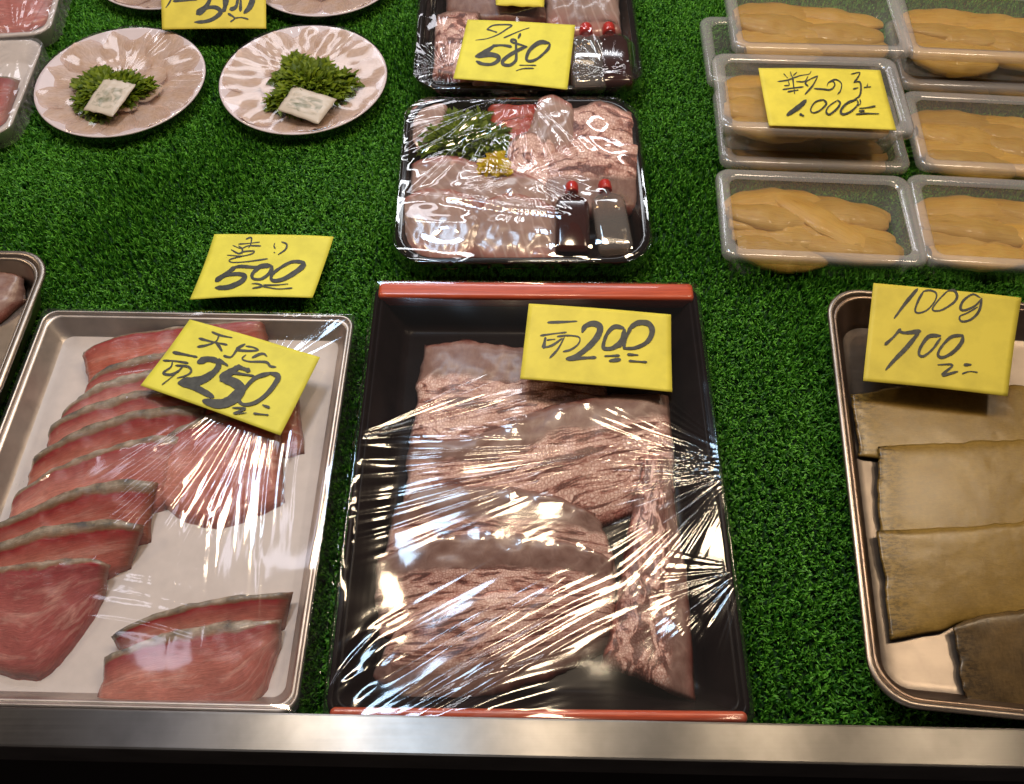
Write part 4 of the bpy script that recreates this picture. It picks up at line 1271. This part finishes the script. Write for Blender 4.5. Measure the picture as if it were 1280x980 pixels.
# ------------------------------------------------------------------ price cards
def card(corners, zs, mat, label, strokes, off, scale, curl=0.0, seed=0, wob=0.0006):
    c = [P(*q, z) for q, z in zip(corners, zs)]
    nrm = np.cross(c[1] - c[0], c[3] - c[0]); nrm = nrm / np.linalg.norm(nrm)
    if nrm[2] < 0: nrm = -nrm
    def S(u, v, h=0.0):
        u = np.asarray(u)[..., None]; v = np.asarray(v)[..., None]
        p = (c[0] * (1 - u) + c[1] * u) * (1 - v) + (c[3] * (1 - u) + c[2] * u) * v
        k = curl * (np.sin(np.pi * u) * 0.6 + (2 * v - 1) ** 2 * 0.5) + wob * vnoise(u * 2.3 + seed, v * 2.1)
        return p + nrm * (k + h)
    n = 26
    u, v = np.meshgrid(np.linspace(0, 1, n), np.linspace(0, 1, n), indexing='ij')
    top = S(u, v, 0.0004).reshape(-1, 3); bot = S(u, v, -0.0002).reshape(-1, 3)
    fs = np.vstack([grid_faces(n, n)[:, ::-1], grid_faces(n, n, n * n)])
    loop = [i * n for i in range(n)] + [(n - 1) * n + j for j in range(1, n)] + [i * n + n - 1 for i in range(n - 2, -1, -1)] + [j for j in range(n - 2, 0, -1)]
    loop = np.array(loop); l2 = np.roll(loop, -1)
    fs = np.vstack([fs, np.stack([loop, l2, l2 + n * n, loop + n * n], -1)])
    o = tag(mk('price_card', np.vstack([top, bot]), fs, mat), label, 'price card', 'handwritten yellow price cards')
    # inverse bilinear map from the photograph to the card
    q = np.array(corners, float)
    def inv(p):
        u_, v_ = 0.5, 0.5
        for _ in range(12):
            e = (q[0] * (1 - u_) + q[1] * u_) * (1 - v_) + (q[3] * (1 - u_) + q[2] * u_) * v_ - p
            du = (q[1] - q[0]) * (1 - v_) + (q[2] - q[3]) * v_
            dv = (q[3] - q[0]) * (1 - u_) + (q[2] - q[1]) * u_
            s = np.linalg.solve(np.column_stack([du, dv]), -e)
            u_ += s[0]; v_ += s[1]
        return u_, v_
    V, Fc = [], []
    for k, (w, pts) in enumerate(strokes):
        w = w * (1.5 if w > 17 else 1.3)
        pp = resample(pts, max(8, 7 * len(pts)))
        tg = np.gradient(pp, axis=0); tg /= np.linalg.norm(tg, axis=1, keepdims=True) + 1e-9
        nn = np.column_stack([-tg[:, 1], tg[:, 0]])
        t = np.linspace(0, 1, len(pp))
        ww = w / 2 * (0.82 + 0.22 * np.sin(t * 5.1 + k * 1.7)) * np.clip(np.minimum(t, 1 - t) * 9 + 0.45, 0, 1)
        ww = ww + 0.04 * w * vnoise(t * 17 + k, 0 * t + k)
        # round ends
        pp = np.vstack([pp[0] - tg[0] * ww[0] * 0.7, pp, pp[-1] + tg[-1] * ww[-1] * 0.7])
        nn = np.vstack([nn[0], nn, nn[-1]]); ww = np.concatenate([[ww[0] * 0.35], ww, [ww[-1] * 0.35]])
        b = len(V)
        for i in range(len(pp)):
            for sg in (-1, 1):
                z = (pp[i] + nn[i] * ww[i] * sg) / scale + np.array(off)
                uu, vv = inv(z)
                V.append(S(np.array(uu), np.array(vv), 0.00065 + 0.00003 * k))
        for i in range(len(pp) - 1):
            Fc.append((b + 2 * i, b + 2 * i + 1, b + 2 * i + 3, b + 2 * i + 2))
    if V:
        mk('lettering', np.array(V), Fc, M['ink'], o, smooth=False)
    return o

def zc(pts, off, sc): return [(x / sc + off[0], y / sc + off[1]) for x, y in pts]

S500 = [(10, [(500, 108), (545, 96), (537, 150), (520, 176)]), (9, [(440, 146), (520, 141), (610, 131)]), (10, [(395, 155), (460, 180), (520, 160), (620, 162)]),
 (10, [(440, 160), (470, 185), (465, 225)]), (10, [(380, 188), (440, 220), (480, 206), (562, 202), (550, 222), (470, 240), (345, 230)]),
 (11, [(480, 238), (385, 260), (360, 276), (400, 290), (520, 285), (672, 265)]), (9, [(732, 140), (725, 165), (735, 185)]), (11, [(785, 130), (826, 150), (815, 192), (755, 234)]), (8, [(722, 213), (733, 217)]),
 (30, [(410, 330), (340, 378), (255, 437)]), (28, [(265, 432), (340, 396), (430, 386), (488, 402), (475, 442), (420, 475), (350, 496), (255, 493)]), (18, [(400, 332), (460, 324), (560, 332), (650, 318)]),
 (26, [(700, 320), (610, 330), (550, 392), (562, 428), (625, 430), (690, 380), (712, 325)]), (26, [(965, 292), (860, 294), (745, 360), (702, 412), (722, 445), (800, 430), (900, 370), (962, 312), (930, 290)]),
 (11, [(550, 470), (600, 472), (632, 492), (555, 510)]), (9, [(640, 482), (740, 480), (840, 468)]), (9, [(640, 494), (760, 511), (872, 500)])]
card([(269, 295), (417.5, 297.5), (391, 374), (237.5, 375)], (0.018, 0.018, 0.016, 0.016), M['y_lemon'],
     'yellow card reading 500 lying on the grass above the white tray', S500, (230, 285), 6.4, 0.003, 1, 0.0012)

S250 = [(13, [(510, 115), (570, 140), (650, 157)]), (15, [(422, 158), (520, 185), (615, 205)]), (13, [(560, 140), (540, 180), (480, 205), (412, 217)]), (16, [(535, 185), (560, 215), (580, 250)]),
 (14, [(735, 200), (680, 236), (750, 246), (822, 240), (790, 222), (740, 214)]), (15, [(680, 240), (640, 288), (590, 280)]), (13, [(740, 272), (715, 300), (760, 318), (870, 320), (900, 347), (938, 352)]), (14, [(780, 292), (830, 268), (860, 265), (880, 282)]),
 (17, [(245, 250), (330, 268), (412, 286)]), (13, [(180, 305), (260, 310), (352, 326)]), (13, [(245, 310), (235, 350), (185, 390), (240, 402), (300, 372)]), (12, [(265, 340), (350, 350), (374, 382), (340, 410), (280, 426)]), (8, [(320, 345), (260, 405), (180, 470)]),
 (42, [(420, 322), (480, 302), (545, 316), (555, 356), (510, 405), (430, 446), (295, 460)]), (28, [(290, 460), (400, 490), (470, 525), (528, 556)]), (18, [(550, 305), (620, 347)]),
 (26, [(680, 352), (765, 382)]), (42, [(690, 356), (625, 400), (575, 446)]), (46, [(580, 440), (650, 455), (705, 495), (680, 545), (620, 588), (550, 600), (462, 580)]), (16, [(640, 392), (720, 405), (795, 416)]),
 (24, [(900, 395), (800, 430), (725, 510), (695, 570), (725, 603), (800, 590), (880, 530), (940, 450), (950, 412), (900, 395)]),
 (13, [(848, 605), (895, 622)]), (10, [(650, 625), (740, 630), (660, 662), (745, 657)]), (10, [(790, 660), (888, 670)])]
card([(237.5, 400), (400, 447), (350.5, 544.5), (176.5, 483)], (0.040, 0.037, 0.034, 0.037), M['y_lemon'],
     'tilted yellow card reading 250 on the white tray of red slices', S250, (170, 395), 5.3333, 0.0015, 2)

S200 = [(17, [(270, 216), (380, 213), (497, 207)]), (13, [(215, 317), (320, 303), (416, 293)]), (20, [(255, 332), (240, 412)]), (14, [(240, 410), (310, 390), (385, 338)]), (9, [(265, 352), (330, 345)]),
 (14, [(345, 325), (430, 318), (512, 332), (508, 380), (450, 425), (390, 440)]), (13, [(400, 330), (350, 420), (288, 487)]),
 (32, [(535, 292), (560, 246), (620, 226), (670, 252), (655, 320), (590, 400), (500, 468), (425, 492)]), (22, [(415, 494), (520, 490), (640, 485)]),
 (28, [(850, 258), (780, 250), (722, 310), (695, 400), (715, 420), (775, 410), (840, 350), (857, 268)]), (22, [(856, 270), (850, 340), (812, 408)]),
 (28, [(890, 262), (960, 217), (1040, 222), (1068, 282), (1030, 360), (940, 408), (850, 415)]), (20, [(905, 250), (872, 330), (850, 412)]),
 (15, [(705, 475), (820, 470)]), (19, [(740, 511), (828, 500)]), (15, [(878, 460), (962, 463)]), (15, [(890, 509), (1028, 516)])]
card([(661, 381), (838.5, 394), (840, 491), (650, 475)], (0.049, 0.049, 0.044, 0.044), M['y_warm'],
     'yellow card reading 200 on the black tray beneath its red bar', S200, (640, 370), 6.095, 0.0025, 3, 0.0010)

S700 = [(19, [(465, 106), (380, 210), (288, 335)]), (15, [(510, 126), (470, 200), (447, 275), (475, 294), (540, 270), (598, 200), (606, 142), (560, 120), (510, 126)]),
 (15, [(690, 125), (620, 200), (578, 268), (640, 275), (730, 222), (764, 170), (740, 122), (690, 125)]), (15, [(940, 178), (880, 152), (812, 200), (790, 258), (820, 275), (900, 240), (948, 184)]), (15, [(950, 182), (930, 280), (870, 345), (800, 360), (785, 322), (840, 296), (920, 250)]),
 (19, [(335, 418), (280, 480), (217, 536)]), (22, [(318, 430), (370, 447), (490, 434)]), (23, [(478, 442), (380, 560), (290, 650), (222, 724)]),
 (19, [(640, 470), (552, 475), (492, 550), (475, 610), (512, 624), (580, 570), (640, 488)]), (21, [(808, 466), (720, 480), (642, 560), (620, 618), (660, 634), (740, 590), (800, 520), (810, 468)]),
 (15, [(615, 690), (730, 692), (648, 768), (770, 740)]), (17, [(815, 690), (872, 688)]), (9, [(800, 757), (860, 740), (920, 746)])]
card([(1091.5, 354.5), (1275.5, 373.5), (1258.5, 496), (1078.5, 476.5)], (0.050, 0.050, 0.034, 0.034), M['y_gold'],
     'yellow card reading 100g 700 propped on the right steel tray', S700, (1070, 345), 6.095, 0.002, 4)

S1000 = [(10, [(215, 192), (300, 180), (400, 146), (478, 132), (495, 106)]), (7, [(265, 125), (300, 165)]), (8, [(320, 110), (332, 150)]), (8, [(375, 115), (345, 145)]), (10, [(340, 150), (350, 230), (360, 300)]), (12, [(260, 260), (330, 250), (432, 240)]),
 (8, [(300, 180), (312, 222), (270, 228)]), (9, [(370, 195), (440, 195), (470, 150)]), (11, [(300, 280), (390, 266)]), (11, [(552, 150), (500, 170), (448, 206), (472, 236)]), (12, [(550, 155), (510, 230), (445, 305)]),
 (11, [(520, 255), (600, 262), (660, 265), (695, 228), (680, 196), (640, 210), (630, 236)]), (11, [(640, 206), (700, 180), (750, 212), (745, 270), (720, 305)]),
 (11, [(832, 132), (902, 118), (888, 160), (855, 206)]), (12, [(858, 203), (905, 200), (916, 260), (902, 320), (862, 346)]), (10, [(850, 260), (892, 250)]), (9, [(940, 248), (998, 240)]), (7, [(972, 215), (965, 240)]),
 (27, [(455, 354), (390, 412), (292, 478)]), (17, [(400, 470), (435, 486)]), (13, [(600, 350), (532, 370), (492, 430), (512, 460), (570, 440), (624, 386), (600, 350)]),
 (13, [(720, 355), (652, 400), (622, 450), (650, 474), (710, 430), (740, 382), (720, 355)]), (15, [(880, 350), (800, 380), (747, 440), (762, 474), (830, 450), (888, 392), (880, 350)]),
 (8, [(905, 350), (912, 380), (890, 402)]), (10, [(900, 425), (960, 420), (1037, 405)]), (12, [(895, 448), (945, 446)]), (10, [(870, 475), (960, 468), (1068, 470)])]
card([(948, 85.5), (1100, 88.5), (1120, 163.5), (961, 157.5)], (0.0722, 0.0722, 0.0722, 0.0722), M['y_warm'],
     'yellow card reading 1.000 on a clear box of roe', S1000, (940, 75), 6.737, 0.0008, 5, 0.0004)

S580 = [(11, [(380, 165), (450, 131), (600, 131), (560, 165), (480, 215), (380, 250), (280, 260)]), (14, [(380, 165), (470, 195)]), (10, [(758, 155), (680, 182), (530, 246)]),
 (27, [(445, 315), (380, 360), (285, 405)]), (30, [(282, 405), (400, 392), (480, 412), (478, 450), (420, 480), (340, 474), (288, 450)]), (20, [(430, 316), (520, 312), (600, 326)]),
 (21, [(738, 325), (660, 302), (600, 282), (602, 262), (638, 272), (640, 330), (642, 400), (636, 450), (590, 488), (530, 484), (522, 452), (580, 402), (680, 346), (738, 325)]), (17, [(680, 206), (658, 254)]),
 (25, [(935, 290), (850, 286), (765, 350), (732, 428), (760, 454), (830, 430), (918, 350), (942, 300)]), (9, [(670, 490), (820, 490)]), (9, [(640, 540), (700, 521), (800, 516)])]
card([(584.5, 26), (719, 32), (709, 113), (566.5, 99)], (0.052, 0.050, 0.037, 0.040), M['y_lemon'],
     'yellow card reading 580 resting on the far sashimi tray', S580, (555, 15), 7.111, 0.0015, 6)

S500b = [(13, [(197, 0), (170, 50), (140, 90)]), (18, [(215, 24), (330, 20), (455, 8)]), (42, [(600, -30), (545, 80), (455, 152)]), (28, [(470, 140), (560, 92), (650, 92), (690, 140), (620, 200), (540, 228), (430, 235)]),
 (44, [(745, -40), (738, 60), (720, 130)]), (32, [(868, -40), (845, 80), (785, 112)]), (20, [(892, -20), (890, 60), (888, 128)]), (38, [(1022, -30), (985, 80), (925, 146)]), (17, [(765, 150), (830, 195), (790, 232)]), (13, [(830, 196), (900, 190), (968, 206)])]
card([(200, -48), (332, -48), (333, 36.5), (203, 37.5)], (0.046, 0.046, 0.026, 0.026), M['y_gold'],
     'cropped yellow card reading 500 between the plates at the top', S500b, (190, 0), 8.0, 0.001, 7)

# ------------------------------------------------------------------ light
def bulb(name, x, y, z, e, r, col):
    d = bpy.data.lights.new(name, 'POINT')
    d.energy = e; d.shadow_soft_size = r; d.color = col
    o = bpy.data.objects.new(name, d); C.objects.link(o)
    o.location = (x, y, z)
    return o
WARM = (1.0, 0.78, 0.53)
for x in (-1.35, -0.34, 0.06, 0.46, 0.80):
    bulb('bulb_lamp', x, 0.68, 1.05, 11.0 if x < 0.4 else 8.0, 0.070, WARM)
def area(name, loc, aim, sx, sy, e, col):
    d = bpy.data.lights.new(name, 'AREA')
    d.shape = 'RECTANGLE'; d.size = sx; d.size_y = sy; d.energy = e; d.color = col
    o = bpy.data.objects.new(name, d); C.objects.link(o)
    o.location = loc
    o.rotation_euler = (Vector(aim) - Vector(loc)).to_track_quat('-Z', 'Y').to_euler()
    return o
area('tube_lamp', (-0.70, 0.91, 1.40), (-0.30, 0.30, 0), 0.34, 0.10, 0.6, (0.84, 0.84, 1.0))
area('window_light', (-0.27, 0.93, 1.40), (-0.08, 0.26, 0), 0.22, 0.28, 5.5, (0.55, 0.76, 1.0))
area('back_tube_lamp', (-0.05, 1.90, 1.35), (0.0, 0.55, 0), 1.1, 0.10, 5.4, (0.92, 0.95, 1.0))
area('added_glare_panel', (-0.75, 2.45, 1.35), (-0.3, 0.75, 0), 0.9, 0.22, 4.0, (0.95, 0.93, 1.0))  # added, unseen panel that puts a pearly glare on the plate films

w = bpy.data.worlds.new('World')
bpy.context.scene.world = w
w.use_nodes = True
nt = w.node_tree
bg = nt.nodes['Background']
tc = nd(nt, 'TexCoord')
sx = sepx(nt, tc.outputs['Generated'])
r = ramp(nt, math_n(nt, 'MULTIPLY_ADD', sx[2], 0.5, 0.5), [(0.0, (0.02, 0.015, 0.012)), (0.5, (0.07, 0.055, 0.05)), (0.8, (0.09, 0.075, 0.07)), (1.0, (0.11, 0.095, 0.09))])
ln(nt, r.outputs[0], bg.inputs[0])
bg.inputs[1].default_value = 0.65

sc = bpy.context.scene
sc.view_settings.view_transform = 'Standard'
sc.view_settings.look = 'None'
sc.view_settings.exposure = 0.0
sc.cycles.use_denoising = True
sc.cycles.max_bounces = 8
sc.cycles.transparent_max_bounces = 24
sc.cycles.sample_clamp_indirect = 3.0
sc.cycles.caustics_reflective = False
sc.cycles.caustics_refractive = False
